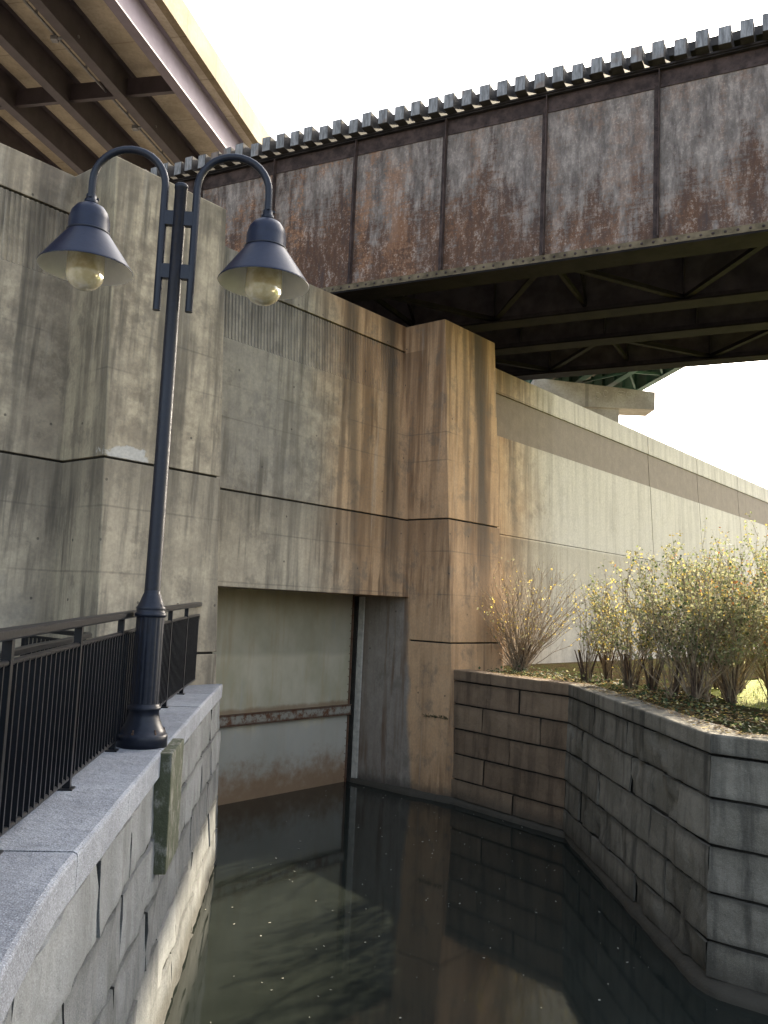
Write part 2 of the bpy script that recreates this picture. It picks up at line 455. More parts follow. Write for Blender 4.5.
def lamp_paint():
    a = Mat('dark_blue_black_paint', 0.5, 0.35)
    nz = a.noise(a.P, 30, 4, 0.6)
    return a.done(a.mix(a.ss(nz, 0.3, 0.7), (0.006, 0.009, 0.017), (0.011, 0.015, 0.027)), a.bump(nz, 0.08, 0.003), a.ss(nz, 0.3, 0.7, 0.32, 0.5))
M['black'] = lamp_paint()
M['shade_paint'] = plain('blue_grey_shade_enamel', (0.007, 0.012, 0.031), 0.40, 0.4, var=0.12, sc=20)
M['fence'] = plain('black_fence_paint', (0.004, 0.005, 0.0075), 0.38, 0.28, var=0.3, sc=25)
M['white_in'] = plain('white_shade_enamel', (0.86, 0.84, 0.77), 0.45, 0.4, var=0.05)
def glass_mat():
    a = Mat('yellowed_globe_glass', 0.15, 0.5)
    nz = a.noise(a.P, 12, 3, 0.6)
    a.b.inputs['Transmission Weight'].default_value = 0.35
    return a.done(a.mix(a.ss(nz, 0.35, 0.65), (0.62, 0.54, 0.32), (0.78, 0.71, 0.50)), None, 0.12)
M['globe'] = glass_mat()
M['ceramic'] = plain('lamp_socket', (0.45, 0.36, 0.16), 0.5)
M['tie'] = None
def tie_mat():
    a = Mat('lit_weathered_tie_timber', 0.85, 0.2)
    g = a.noise(a.scale(a.P, (18, 18, 3)), 1, 5, 0.7)
    k = a.noise(a.P, 1.7, 2, 0.5)
    c = a.mix(a.ss(g, 0.35, 0.65), (0.16, 0.165, 0.17), (0.34, 0.35, 0.36))
    c = a.mix(a.ss(k, 0.58, 0.68, 0, 0.6), c, (0.20, 0.14, 0.10))
    return a.done(c, a.bump(g, 0.4, 0.01))
M['tie'] = tie_mat()
M['timber_dark'] = plain('dark_timber', (0.05, 0.045, 0.042), 0.8)
M['rail'] = plain('rail_steel', (0.12, 0.08, 0.06), 0.5, 0.5, 0.6)
def deck_mat(name, c0, c1):
    a = Mat(name, 0.85, 0.2)
    h = Vector((math.sin(R(12.6)), math.cos(R(12.6)), 0))
    s = a.dot(a.P, h)
    b = a.noise(a.P, 0.7, 6, 0.65)
    f = a.noise(a.P, 9, 4, 0.6)
    c = a.mix(a.ss(b, 0.35, 0.65), c0, c1)
    c = a.mix(a.ss(f, 0.35, 0.7, 0, 0.3), c, tuple(x * 0.6 for x in c0))
    l = a.ss(a.math('ABSOLUTE', a.math('SUBTRACT', a.math('FRACT', a.math('MULTIPLY', s, 0.4)), 0.5)), 0.006, 0.014, 1, 0)
    c = a.mix(a.math('MULTIPLY', l, 0.5), c, tuple(x * 0.45 for x in c0))
    return a.done(c, a.bump(f, 0.2, 0.01))
M['deck'] = deck_mat('highway_deck_concrete', (0.38, 0.33, 0.26), (0.53, 0.47, 0.385))
M['parapet'] = deck_mat('weathered_parapet_concrete', (0.19, 0.155, 0.10), (0.27, 0.22, 0.15))
M['hsteel'] = plain('purple_grey_girder_paint', (0.060, 0.048, 0.056), 0.55, 0.4, var=0.2, sc=1.5)
M['hfascia'] = plain('lit_lavender_fascia_paint', (0.17, 0.145, 0.185), 0.6, 0.3, var=0.1, sc=2)  # lighter girder paint: light on the outer web put into its colour
M['conduit'] = plain('galvanised_conduit', (0.22, 0.22, 0.23), 0.5, 0.4, 0.3)
M['green_steel'] = plain('green_girder_paint', (0.05, 0.115, 0.085), 0.5, 0.4, var=0.3, sc=1)
M['pier'] = deck_mat('pier_concrete', (0.30, 0.28, 0.24), (0.42, 0.40, 0.35))
def gate_mat():
    a = Mat('stained_shaded_gate_steel', 0.6, 0.4)
    u = a.dot(a.P, U); z = a.dot(a.P, (0, 0, 1))
    W = a.xyz(u, 0.0, z)
    b = a.noise(a.scale(W, (0.9, 1, 0.6)), 1, 4, 0.6)
    m_ = a.noise(W, 4, 6, 0.7, off=3)
    st = a.noise(a.xyz(a.math('MULTIPLY', u, 4), 0.0, a.math('MULTIPLY', z, 0.5)), 1, 5, 0.6)
    c = a.mix(a.ss(b, 0.35, 0.65), (0.44, 0.40, 0.27), (0.60, 0.54, 0.40))
    c = a.mix(a.ss(st, 0.5, 0.7, 0, 0.6), c, (0.46, 0.36, 0.21))
    c = a.mix(a.ss(st, 0.28, 0.42, 0.5, 0), c, (0.46, 0.47, 0.45))
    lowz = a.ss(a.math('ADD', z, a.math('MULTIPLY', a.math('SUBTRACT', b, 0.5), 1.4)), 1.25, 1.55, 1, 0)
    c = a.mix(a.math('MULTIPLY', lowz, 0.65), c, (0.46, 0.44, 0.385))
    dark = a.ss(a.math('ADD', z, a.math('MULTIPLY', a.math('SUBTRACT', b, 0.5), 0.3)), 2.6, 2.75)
    c = a.mix(a.math('MULTIPLY', dark, 0.30), c, (0.14, 0.14, 0.105))  # shade over the upper gate painted in as a darker tone
    r_ = a.ss(a.math('ADD', z, a.math('MULTIPLY', a.math('SUBTRACT', m_, 0.5), 1.2)), 0.15, 0.85, 1, 0)
    c = a.mix(a.math('MULTIPLY', r_, 0.85), c, a.mix(m_, (0.20, 0.10, 0.045), (0.38, 0.23, 0.11)))
    e = a.ss(a.math('ABSOLUTE', a.math('SUBTRACT', a.math('ADD', z, a.math('MULTIPLY', a.math('SUBTRACT', m_, 0.5), 0.12)), 1.62)), 0.02, 0.10, 1, 0)
    c = a.mix(a.math('MULTIPLY', e, 0.6), c, (0.20, 0.10, 0.04))
    return a.done(c, a.bump(m_, 0.12, 0.01))
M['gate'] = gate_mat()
def girt_mat():
    a = Mat('rusty_gate_girt', 0.7, 0.3)
    m_ = a.noise(a.P, 7, 6, 0.75)
    z = a.dot(a.P, (0, 0, 1))
    c = a.mix(a.ss(m_, 0.42, 0.62), (0.33, 0.31, 0.25), (0.15, 0.065, 0.03))
    e = a.math('ABSOLUTE', a.math('SUBTRACT', z, 1.50))
    c = a.mix(a.ss(e, 0.05, 0.095, 0, 0.8), c, (0.11, 0.05, 0.025))
    return a.done(c, a.bump(m_, 0.3, 0.01))
M['girt'] = girt_mat()
M['pale_strip'] = plain('pale_guide_plate', (0.46, 0.44, 0.38), 0.7, var=0.2, sc=9)
def water_mat():
    a = Mat('still_murky_water', 0.055, 0.4)
    a.b.inputs['IOR'].default_value = 1.38
    n1 = a.noise(a.scale(a.P, (1, 1, 0)), 2.2, 3, 0.5)
    n2 = a.noise(a.scale(a.P, (1, 1, 0)), 14, 2, 0.5)
    c = a.mix(a.ss(n1, 0.3, 0.7), (0.016, 0.0195, 0.0165), (0.020, 0.024, 0.020))
    nb = a.bump(n1, 0.016, 0.05, a.bump(n2, 0.008, 0.01))
    return a.done(c, nb)
M['water'] = water_mat()
def grass_mat():
    a = Mat('lawn_grass', 0.9, 0.1)
    f = a.noise(a.P, 25, 4, 0.7); b = a.noise(a.P, 1, 3, 0.6)
    c = a.mix(a.ss(f, 0.3, 0.7), (0.14, 0.18, 0.03), (0.30, 0.33, 0.06))
    c = a.mix(a.ss(b, 0.4, 0.7, 0, 0.5), c, (0.22, 0.21, 0.045))
    return a.done(c, a.bump(f, 0.6, 0.04))
M['grass'] = grass_mat()
def soil_mat():
    a = Mat('planter_soil', 1.0, 0.0)
    f = a.noise(a.P, 30, 4, 0.7); b = a.noise(a.P, 3, 3, 0.6)
    c = a.mix(a.ss(f, 0.3, 0.7), (0.022, 0.018, 0.012), (0.06, 0.045, 0.027))
    c = a.mix(a.ss(b, 0.45, 0.6, 0, 0.6), c, (0.045, 0.06, 0.02))
    return a.done(c, a.bump(f, 0.8, 0.04))
M['soil'] = soil_mat()
M['paving'] = plain('walkway_concrete', (0.27, 0.26, 0.24), 0.9, 0.2, sc=8)
M['gravel'] = plain('dry_gravel_and_earth', (0.21, 0.185, 0.15), 0.95, 0.1, sc=2)
M['bark'] = plain('shrub_bark', (0.085, 0.060, 0.042), 0.9, 0.1, var=0.4, sc=20)
M['twig'] = plain('pale_brown_twigs', (0.27, 0.21, 0.14), 0.85, 0.15, var=0.35, sc=12)
def leaf(name, col):
    a = Mat(name, 0.65, 0.25)
    nz = a.noise(a.P, 9, 2, 0.5)
    c = a.mix(a.ss(nz, 0.3, 0.7), tuple(x * 0.65 for x in col), tuple(x * 1.3 for x in col))
    tr = a.nt.nodes.new('ShaderNodeBsdfTranslucent'); a.put(tr.inputs[0], c)
    mx = a.nt.nodes.new('ShaderNodeMixShader'); mx.inputs[0].default_value = 0.5
    out = a.nt.nodes['Material Output']
    a.done(c)
    a.nt.links.new(a.b.outputs[0], mx.inputs[1]); a.nt.links.new(tr.outputs[0], mx.inputs[2])
    a.nt.links.new(mx.outputs[0], out.inputs[0])
    return a.m
M['lf_green'] = leaf('leaf_green', (0.19, 0.22, 0.10))
M['lf_olive'] = leaf('leaf_olive', (0.34, 0.33, 0.19))
M['lf_yellow'] = leaf('leaf_yellow', (0.52, 0.40, 0.11))
M['lf_orange'] = leaf('leaf_orange', (0.42, 0.19, 0.07))
M['lf_deep'] = leaf('leaf_deep_green', (0.04, 0.065, 0.028))
M['lf_tan'] = leaf('leaf_fallen_tan', (0.21, 0.135, 0.06))
M['speck'] = plain('floating_pale_leaf', (0.42, 0.40, 0.33), 0.8, var=0.3, sc=3)
M['white_mark'] = plain('faded_white_spray_paint', (0.62, 0.61, 0.58), 0.8, var=0.1)

# ============================================================ SETTING
# canal outline
LEFT = [(-2.24, 12.80), (-2.12, 11.4), (-2.01, 10.2), (-1.89, 9.0), (-1.76, 7.7), (-1.655, 6.7), (-1.55, 5.7), (-1.45, 4.82), (-1.36, 3.96), (-1.25, 3.3), (-1.14, 2.7),
        (-1.05, 1.8), (-1.0, 0.8), (-1.0, -1), (-1.0, -4), (-1.0, -12), (-1.0, -30)]
C1 = Vector((1.50, 17.40)); C2 = Vector((3.28, 15.05)); C3 = Vector((3.53, 9.31)); C4 = Vector((9.0, 4.73)); C5 = Vector((20, -4.5))
RIGHT = [C1, C2, C3, C4, C5]
ZC, ZP = 2.48, 2.52

def flat_sheet(name, outer, hole, z, mat, kind='structure'):
    bm = bmesh.new()
    ed = []
    for loop in (outer, hole):
        if not loop: continue
        vs = [bm.verts.new((x, y, z)) for x, y in loop]
        for i in range(len(vs)): ed.append(bm.edges.new((vs[i], vs[(i + 1) % len(vs)])))
    bmesh.ops.triangle_fill(bm, use_beauty=True, use_dissolve=False, edges=ed, normal=(0, 0, 1))
    for f in bm.faces:
        if f.normal.z < 0: f.normal_flip()
    me = bpy.data.meshes.new(name); bm.to_mesh(me); bm.free()
    me.materials.append(mat)
    o = bpy.data.objects.new(name, me); COL.objects.link(o)
    return tag(o, kind=kind)

a1 = WP(8.2, -1.9, 0, False); a2 = WP(14.6, -1.9, 0, False)
hole = [(-3.3, 12.4), (a1.x, a1.y), (a2.x, a2.y), (1.9, 18.0), (3.58, 15.2), (3.85, 9.5), (9.2, 5.0), (20.3, -4.2), (20.3, -30.5), (-1.35, -30.5), (-1.35, 2.7), (-1.6, 4.0), (-1.95, 7.7), (-2.5, 12.4)]
S = 900
flat_sheet('ground', [(-S, -S), (S, -S), (S, S), (-S, S)], hole, 2.40, M['gravel'])
flat_sheet('lawn', [(5.4, 13.6), (9.5, 8.5), (40, -10), (60, 30), (42, 46), (18, 33), (12.0, 24.4), (7.2, 18.6), (5.6, 15.8)], None, 2.42, M['grass'])
wm = MB(); wm.face([(-9, -31, 0), (22, -31, 0), (22, 21, 0), (-9, 21, 0)])
tag(wm.build('water', M['water']), kind='structure')
flat_sheet('walkway', [(-1.36, -30), (-1.36, 2.7), (-1.61, 4.0), (-1.96, 7.7), (-2.5, 12.3), (-4.8, 11.2), (-4.8, -30)], None, 2.405, M['paving'])
# planting bed behind the granite coping
flat_sheet('planting_bed', [(1.92, 17.6), (3.59, 15.1), (3.86, 9.52), (9.2, 5.02), (12.0, 8.0), (7.2, 10.6), (5.45, 13.4), (5.9, 16.0), (7.6, 18.9), (13.0, 24.5), (16, 31), (14.6, 34.6), (5.4, 23.6), (2.6, 20.2)], None, 2.445, M['soil'])
# high land behind the concrete wall
e = MB()
pA, pB = WP(-60, -1.2, 9.3), WP(90, -1.2, 9.3)
pC, pD = pB - N * 700, pA - N * 700
e.face([pA, pB, pC, pD])
e.face([WP(90, -1.2, 9.3), WP(90, -1.2, 2.3), pC - Vector((0, 0, 7)), pC])
tag(e.build('embankment', M['gravel']), kind='structure')

# ============================================================ CONCRETE WALL
wall = thing('concrete_retaining_wall', 'tall weathered concrete retaining wall with stepped-out pilasters, brown streaks and dark horizontal joints above the water gate', 'wall', WP(11, 0, 0))
def panel(mb, u0, u1, n0, n1, z0, z1):
    mb.fbox(WP, u0, u1, n1, n0, z0, z1)
def ribs(mb, u0, u1, n, z0, z1, step=0.075, dep=0.018):
    vs, k = [], int((u1 - u0) / step)
    fs = []
    for i in range(k):
        a_ = u0 + i * step
        for (du, dn) in ((0.0, -dep), (0.018, -dep), (0.028, 0), (0.062, 0), (step, -dep)):
            vs.append(WP(a_ + du, n + dn, z0)); vs.append(WP(a_ + du, n + dn, z1))
    for i in range(len(vs) // 2 - 1):
        fs.append((2 * i, 2 * i + 2, 2 * i + 3, 2 * i + 1))
    mb.mesh(vs, fs)
def banded(name, u0, u1, n, back, levels, gaps, rib=None, vjoints=(), g=0.016, rec=None):
    """levels: z edges; gaps: dark grooves at those z; core 4 cm behind"""
    mb = MB()
    for i in range(len(levels) - 1):
        z0, z1 = levels[i], levels[i + 1]
        za = z0 + (g if z0 in gaps else 0.0)
        zb = z1 - (g if z1 in gaps else 0.0)
        if rib and rib == i:
            continue
        us = [u0] + list(vjoints) + [u1]
        for k in range(len(us) - 1):
            mb.fbox(WP, us[k] + (0.02 if k else 0), us[k + 1] - (0.02 if k < len(us) - 2 else 0), n - (0.025 if rec == i else 0), back, za, zb)
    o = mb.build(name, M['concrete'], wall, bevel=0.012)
    cr = MB()
    cr.fbox(WP, u0 + 0.04, u1 - 0.04, n - 0.045, back - 0.05, levels[0] + 0.01, levels[-1] - 0.03)
    cr.build('joint_backing', M['joint'], o)
    if rib is not None:
        rb = MB()
        z0, z1 = levels[rib], levels[rib + 1]
        ribs(rb, u0 + 0.002, u1 - 0.002, n - 0.01, z0 + 0.004, z1 - g)
        rb.build('ribbed_band', M['concrete'], o)
    return o
banded('left_panel', -14, 6.43, 0, -0.9, [-0.6, 3.95, 5.5, 8.12, 9.14, 9.75], (5.5, 9.14), rib=3)
banded('pilaster', 6.40, 8.38, 1.02, -2.4, [-0.6, 2.92, 5.5, 9.76], (2.92, 5.5))
mp = banded('lintel_panel', 8.36, 14.31, 0, -1.58, [3.905, 5.5, 8.10, 9.13, 9.71], (5.5, 9.13), rib=2)
banded('pilaster', 14.29, 16.23, 1.033, -2.4, [-0.6, 3.03, 5.51, 9.70], (3.03, 5.51))
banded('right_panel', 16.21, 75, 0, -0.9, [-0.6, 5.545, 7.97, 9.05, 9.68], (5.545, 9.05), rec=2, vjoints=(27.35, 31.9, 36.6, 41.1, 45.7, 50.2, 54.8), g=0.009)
jb = MB(); jb.fbox(WP, 14.284, 16.0, -0.004, -2.35, -0.55, 3.90)
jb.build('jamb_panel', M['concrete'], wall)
# fill behind the gate opening
bk = MB(); bk.fbox(lambda u, n, z: WP(u, n, z, False), 8.2, 14.5, -2.6, -2.0, -0.6, 4.2)
bk.build('gate_chamber_back', M['joint'], wall)

# ============================================================ FLOOD GATE
WF = lambda u, n, z: WP(u, n, z, False)
gate = thing('flood_gate', 'stained grey-green steel sluice gate with a rusty riveted girt, in the wall opening', 'gate', WF(11.3, -1.663, 0))
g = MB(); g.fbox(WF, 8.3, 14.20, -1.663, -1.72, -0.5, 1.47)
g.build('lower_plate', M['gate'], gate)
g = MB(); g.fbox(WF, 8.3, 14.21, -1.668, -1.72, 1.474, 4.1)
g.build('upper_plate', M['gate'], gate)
g = MB(); g.fbox(WF, 8.3, 14.18, -1.60, -1.66, 1.41, 1.585)
g.fbox(WF, 8.3, 14.18, -1.575, -1.66, 1.588, 1.603)
g.fbox(WF, 8.3, 14.18, -1.575, -1.66, 1.392, 1.407)
g.build('girt', M['girt'], gate, bevel=0.004)
def dome(mb, c, nrm, r, mi=0):
    nrm = Vector(nrm).normalized(); a = nrm.orthogonal().normalized(); b = nrm.cross(a); c = Vector(c)
    vs = [c + (a * math.cos(k * math.pi / 3) + b * math.sin(k * math.pi / 3)) * r for k in range(6)] + \
         [c + (a * math.cos(k * math.pi / 3) + b * math.sin(k * math.pi / 3)) * r * 0.6 + nrm * r * 0.5 for k in range(6)] + [c + nrm * r * 0.65]
    fs = []
    for k in range(6):
        k2 = (k + 1) % 6
        fs += [(k, k2, 6 + k2, 6 + k), (6 + k, 6 + k2, 12)]
    mb.mesh(vs, fs, mi, True)
rv = MB()
rv.fbox(WF, 8.31, 14.17, -1.5995, -1.6003, 1.44, 1.55)
for i in range(28):
    dome(rv, WF(8.5 + i * 0.205, -1.60, 1.46 + 0.07 * (i % 2)), N, 0.018)
for i in range(24):
    dome(rv, WF(14.12, -1.66, 0.1 + i * 0.16), N, 0.014)
rv.build('rivets', M['girt'], gate)
g = MB(); g.fbox(WF, 14.145, 14.165, -1.62, -1.66, -0.4, 4.0)
g.build('edge_angle', M['girt'], gate)
gd = MB(); gd.fbox(WF, 14.245, 14.287, -1.42, -1.56, -0.5, 3.88); 
gd.build('guide_plate', M['pale_strip'], gate)
gd = MB(); gd.fbox(WF, 14.21, 14.285, -1.565, -1.75, -0.5, 3.88)
gd.build('guide_slot', M['joint'], gate)

# ============================================================ GRANITE WALLS
def resample(pts, step=0.08):
    pts = [Vector((p[0], p[1])) for p in pts]
    out = []; acc = 0
    for i in range(len(pts) - 1):
        L = (pts[i + 1] - pts[i]).length
        k = max(1, int(L / step))
        for j in range(k):
            out.append((acc + L * j / k, pts[i].lerp(pts[i + 1], j / k)))
        acc += L
    out.append((acc, pts[-1]))
    return out
class Path:
    def __init__(s, pts, side=1):
        s.p = resample(pts); s.L = s.p[-1][0]; s.side = side
    def at(s, t, out=0.0, z=0.0):
        t = max(0.0, min(s.L, t))
        lo, hi = 0, len(s.p) - 1
        while hi - lo > 1:
            md = (lo + hi) // 2
            if s.p[md][0] <= t: lo = md
            else: hi = md
        a, b = s.p[lo], s.p[hi]
        f = (t - a[0]) / max(1e-6, b[0] - a[0])
        p = a[1].lerp(b[1], f)
        i0, i1 = max(0, lo - 3), min(len(s.p) - 1, hi + 3)
        d = (s.p[i1][1] - s.p[i0][1]).normalized()
        nn = Vector((-d.y, d.x)) * s.side
        p = p + nn * out
        return Vector((p.x, p.y, z))
def smooth_path(pts):
    # Catmull-Rom through the points
    P_ = [Vector(p) for p in pts]; out = []
    for i in range(len(P_) - 1):
        p0 = P_[max(0, i - 1)]; p1 = P_[i]; p2 = P_[i + 1]; p3 = P_[min(len(P_) - 1, i + 2)]
        for k in range(6):
            t = k / 6
            out.append(0.5 * ((2 * p1) + (p2 - p0) * t + (2 * p0 - 5 * p1 + 4 * p2 - p3) * t * t + (3 * p1 - p0 - 3 * p2 + p3) * t ** 3))
    out.append(P_[-1]); return out

def blocks(mb, path, courses, ztop, batter, lens, amp, rnd, s0=0.0, s1=None, rough=3.0, back=None, chip=0.0):
    s1 = path.L if s1 is None else s1
    for ci, (z0, z1) in enumerate(courses):
        s = s0; first = True
        while s < s1 - 1e-3:
            l = rnd.uniform(*lens) * (0.6 if first and ci % 2 else 1)
            e_ = min(s1, s + l)
            if s1 - e_ < lens[0] * 0.4: e_ = s1
            first = False
            proud = rnd.uniform(-0.006, 0.008)
            nx = max(4, int((e_ - s) / 0.07)); nz = max(4, int((z1 - z0) / 0.07))
            seed = rnd.uniform(0, 100)
            mb.ct = rnd.uniform(0.2, 0.85)
            gi = 0.006
            vs, fs = [], []
            ch = rnd.random() < chip
            for i in range(nx + 1):
                fi = i / nx
                if i == 0: a_ = s + gi
                elif i == nx: a_ = e_ - gi
                elif i == 1: a_ = s + gi + 0.012
                elif i == nx - 1: a_ = e_ - gi - 0.012
                else: a_ = s + (e_ - s) * fi
                for j in range(nz + 1):
                    if j == 0: zz = z0 + gi
                    elif j == nz: zz = z1 - gi
                    elif j == 1: zz = z0 + gi + 0.012
                    elif j == nz - 1: zz = z1 - gi - 0.012
                    else: zz = z0 + (z1 - z0) * j / nz
                    va = (i == 0 and s > s0 + 1e-4) or (i == nx and e_ < s1 - 1e-4)
                    if i == 0 and not va: a_ = s
                    if i == nx and not va: a_ = e_
                    if j in (0, nz): zz += (0.007 if j == 0 else -0.007) * (1 + mnoise.noise(Vector((a_ * 7, zz, seed))) * 1.5)
                    if va: a_ += (0.006 if i == 0 else -0.006) * (1 + mnoise.noise(Vector((zz * 9, a_, seed))) * 1.5)
                    ed = va or j in (0, nz)
                    d = proud + amp * (mnoise.noise(Vector((a_ * rough, zz * rough, seed))) + 0.5 * mnoise.noise(Vector((a_ * rough * 3, zz * rough * 3, seed))))
                    if ch:
                        q = mnoise.noise(Vector((a_ * 1.6, zz * 2.2, seed + 7))) + 0.35 * mnoise.noise(Vector((a_ * 6, zz * 6, seed)))
                        if q > 0.05: d -= min(0.05, (q - 0.05) * 0.5)
                    if ed: d -= 0.03
                    d = max(d, -0.045)
                    vs.append(path.at(a_, (ztop - zz) * batter + d, zz))
            inner, rim = [], []
            for i in range(nx):
                for j in range(nz):
                    k = i * (nz + 1) + j
                    f_ = (k, k + nz + 1, k + nz + 2, k + 1)
                    if path.side > 0: f_ = f_[::-1]
                    (rim if i in (0, nx - 1) or j in (0, nz - 1) else inner).append(f_)
            mb.mesh(vs, inner, 0, True)
            mb.mesh(vs, rim, 0, False)
            s = e_
def backing(mb, path, z0, z1, ztop, batter, s0=0, s1=None, off=-0.055, thick=0.25):
    s1 = path.L if s1 is None else s1
    k = max(1, int((s1 - s0) / 0.25)); vs = []; fs = []
    for i in range(k + 1):
        s = s0 + (s1 - s0) * i / k
        vs += [path.at(s, (ztop - z0) * batter + off, z0), path.at(s, (ztop - z1) * batter + off, z1), path.at(s, off - thick, z1), path.at(s, off - thick, z0)]
    for i in range(k):
        b = 4 * i
        for j in range(4):
            fs.append((b + j, b + 4 + j, b + 4 + (j + 1) % 4, b + (j + 1) % 4))
    mb.mesh(vs, fs)
def coping(mb, path, z0, z1, width, lens, rnd, s0=0, s1=None, over=0.02):
    s1 = path.L if s1 is None else s1
    s = s0
    while s < s1 - 1e-3:
        mb.ct = rnd.uniform(0.3, 0.8)
        e_ = min(s1, s + rnd.uniform(*lens))
        if s1 - e_ < 0.4: e_ = s1
        g_ = 0.004; k = max(1, int((e_ - s) / 0.15))
        dz = rnd.uniform(-0.003, 0.003)
        prof = [(over - 0.02, z0), (over, z0 + 0.012), (over, z1 - 0.022), (over - 0.006, z1 - 0.008), (over - 0.022, z1), (-width, z1), (-width, z0)]
        vs, fs = [], []
        for i in range(k + 1):
            t = s + g_ + (e_ - s - 2 * g_) * i / k
            for (o_, z_) in prof: vs.append(path.at(t, o_, z_ + dz))
        n_ = len(prof)
        for i in range(k):
            for j in range(n_):
                fs.append((i * n_ + j, (i + 1) * n_ + j, (i + 1) * n_ + (j + 1) % n_, i * n_ + (j + 1) % n_))
        fs.append(tuple(range(n_))); fs.append(tuple(k * n_ + j for j in reversed(range(n_))))
        mb.mesh(vs, fs)
        s = e_
rl = random.Random(3)
leftp = Path(smooth_path(LEFT), side=1)
lw = thing('granite_canal_wall', 'light grey granite block wall curving along the left bank with a pale speckled coping below the black railing', 'wall', (-2.0, 7, 0))
LB = 0.035
b = MB()
blocks(b, leftp, [(1.84, 2.275), (1.38, 1.84), (0.93, 1.38), (0.48, 0.93), (0.03, 0.48), (-0.45, 0.03)], 2.275, LB, (1.0, 1.9), 0.027, rl, 0, 22, 2.2)
b.build('stone_courses', M['granite_left'], lw, merge=False)
b = MB(); backing(b, leftp, -0.5, 2.27, 2.275, LB, 0, 22); b.build('mortar_core', M['joint'], lw)
b = MB(); coping(b, leftp, 2.28, ZC, 0.62, (1.25, 1.6), rl, 0, 22); b.build('coping', M['granite_cope'], lw)
# mossy stone standing out under the lamp post
sP = 5.44
b = MB(); 
b.fbox(lambda s, o, z: leftp.at(s, o + (2.4 - z) * 0.01, z), sP - 0.42, sP + 0.36, 0.11, -0.3, 1.55, 2.472)
b.build('projecting_stone', M['granite_moss'], lw, bevel=0.012)

rr = random.Random(11)
pw = thing('granite_planter_wall', 'dark stained granite block wall round the raised planting bed on the right bank', 'wall', (3.4, 12, 0))
PB = 0.03
crs = [(1.87, 2.31), (1.40, 1.87), (0.93, 1.40), (0.46, 0.93), (0.10, 0.46)]
crsB = [(1.90, 2.31), (1.43, 1.90), (0.97, 1.43), (0.50, 0.97), (0.10, 0.50)]
pall = Path([C1, C2, C3, C4, C5], side=-1)
L1 = (C2 - C1).length; L2 = L1 + (C3 - C2).length
for (sa, sb, mt, am, ch) in ((0, L1, 'granite_brown', 0.018, 0.15), (L1, L2, 'granite_dark', 0.024, 0.25), (L2, L2 + 7.5, 'granite_dark', 0.028, 0.6)):
    b = MB(); blocks(b, pall, crs, 2.31, PB, (1.4, 2.3), am, rr, sa, sb, 2.6, chip=ch)
    o = b.build('stone_courses', M[mt], pw)
    b = MB(); coping(b, pall, 2.315, ZP, 0.42, (1.0, 1.9), rr, sa, min(pall.L, sb if sb < L2 + 1 else pall.L), over=0.012)
    b.build('coping', M[mt], pw)
b = MB(); backing(b, pall, -0.5, 2.30, 2.31, PB, 0, None); b.build('mortar_core', M['joint'], pw)
# footing ledge along the waterline
FT = [(-0.62, 19.05), (-0.47, 18.90), (0.82, 17.72), (1.61, 17.16), (3.30, 14.98), (3.42, 9.33), (3.50, 9.10), (9.0, 4.45), (19.8, -4.7)]
ftp = Path(FT, side=-1)
b = MB(); vs = []; fs = []
k = 260; rf = random.Random(5)
for i in range(k + 1):
    s = ftp.L * i / k
    q = 0.025 * mnoise.noise(Vector((s * 2.0, 0, 3))) + 0.012 * mnoise.noise(Vector((s * 9, 0, 5)))
    for (o_, z_) in ((0.09 + q, -0.5), (0.07 + q, 0.03), (0.035 + q, 0.09 + q), (-0.30, 0.14), (-0.30, -0.5)):
        vs.append(ftp.at(s, o_, z_))
for i in range(k):
    for j in range(4):
        fs.append((i * 5 + j, (i + 1) * 5 + j, (i + 1) * 5 + j + 1, i * 5 + j + 1))
b.mesh(vs, fs, 0, True)
b.build('footing_ledge', M['footing'], pw)

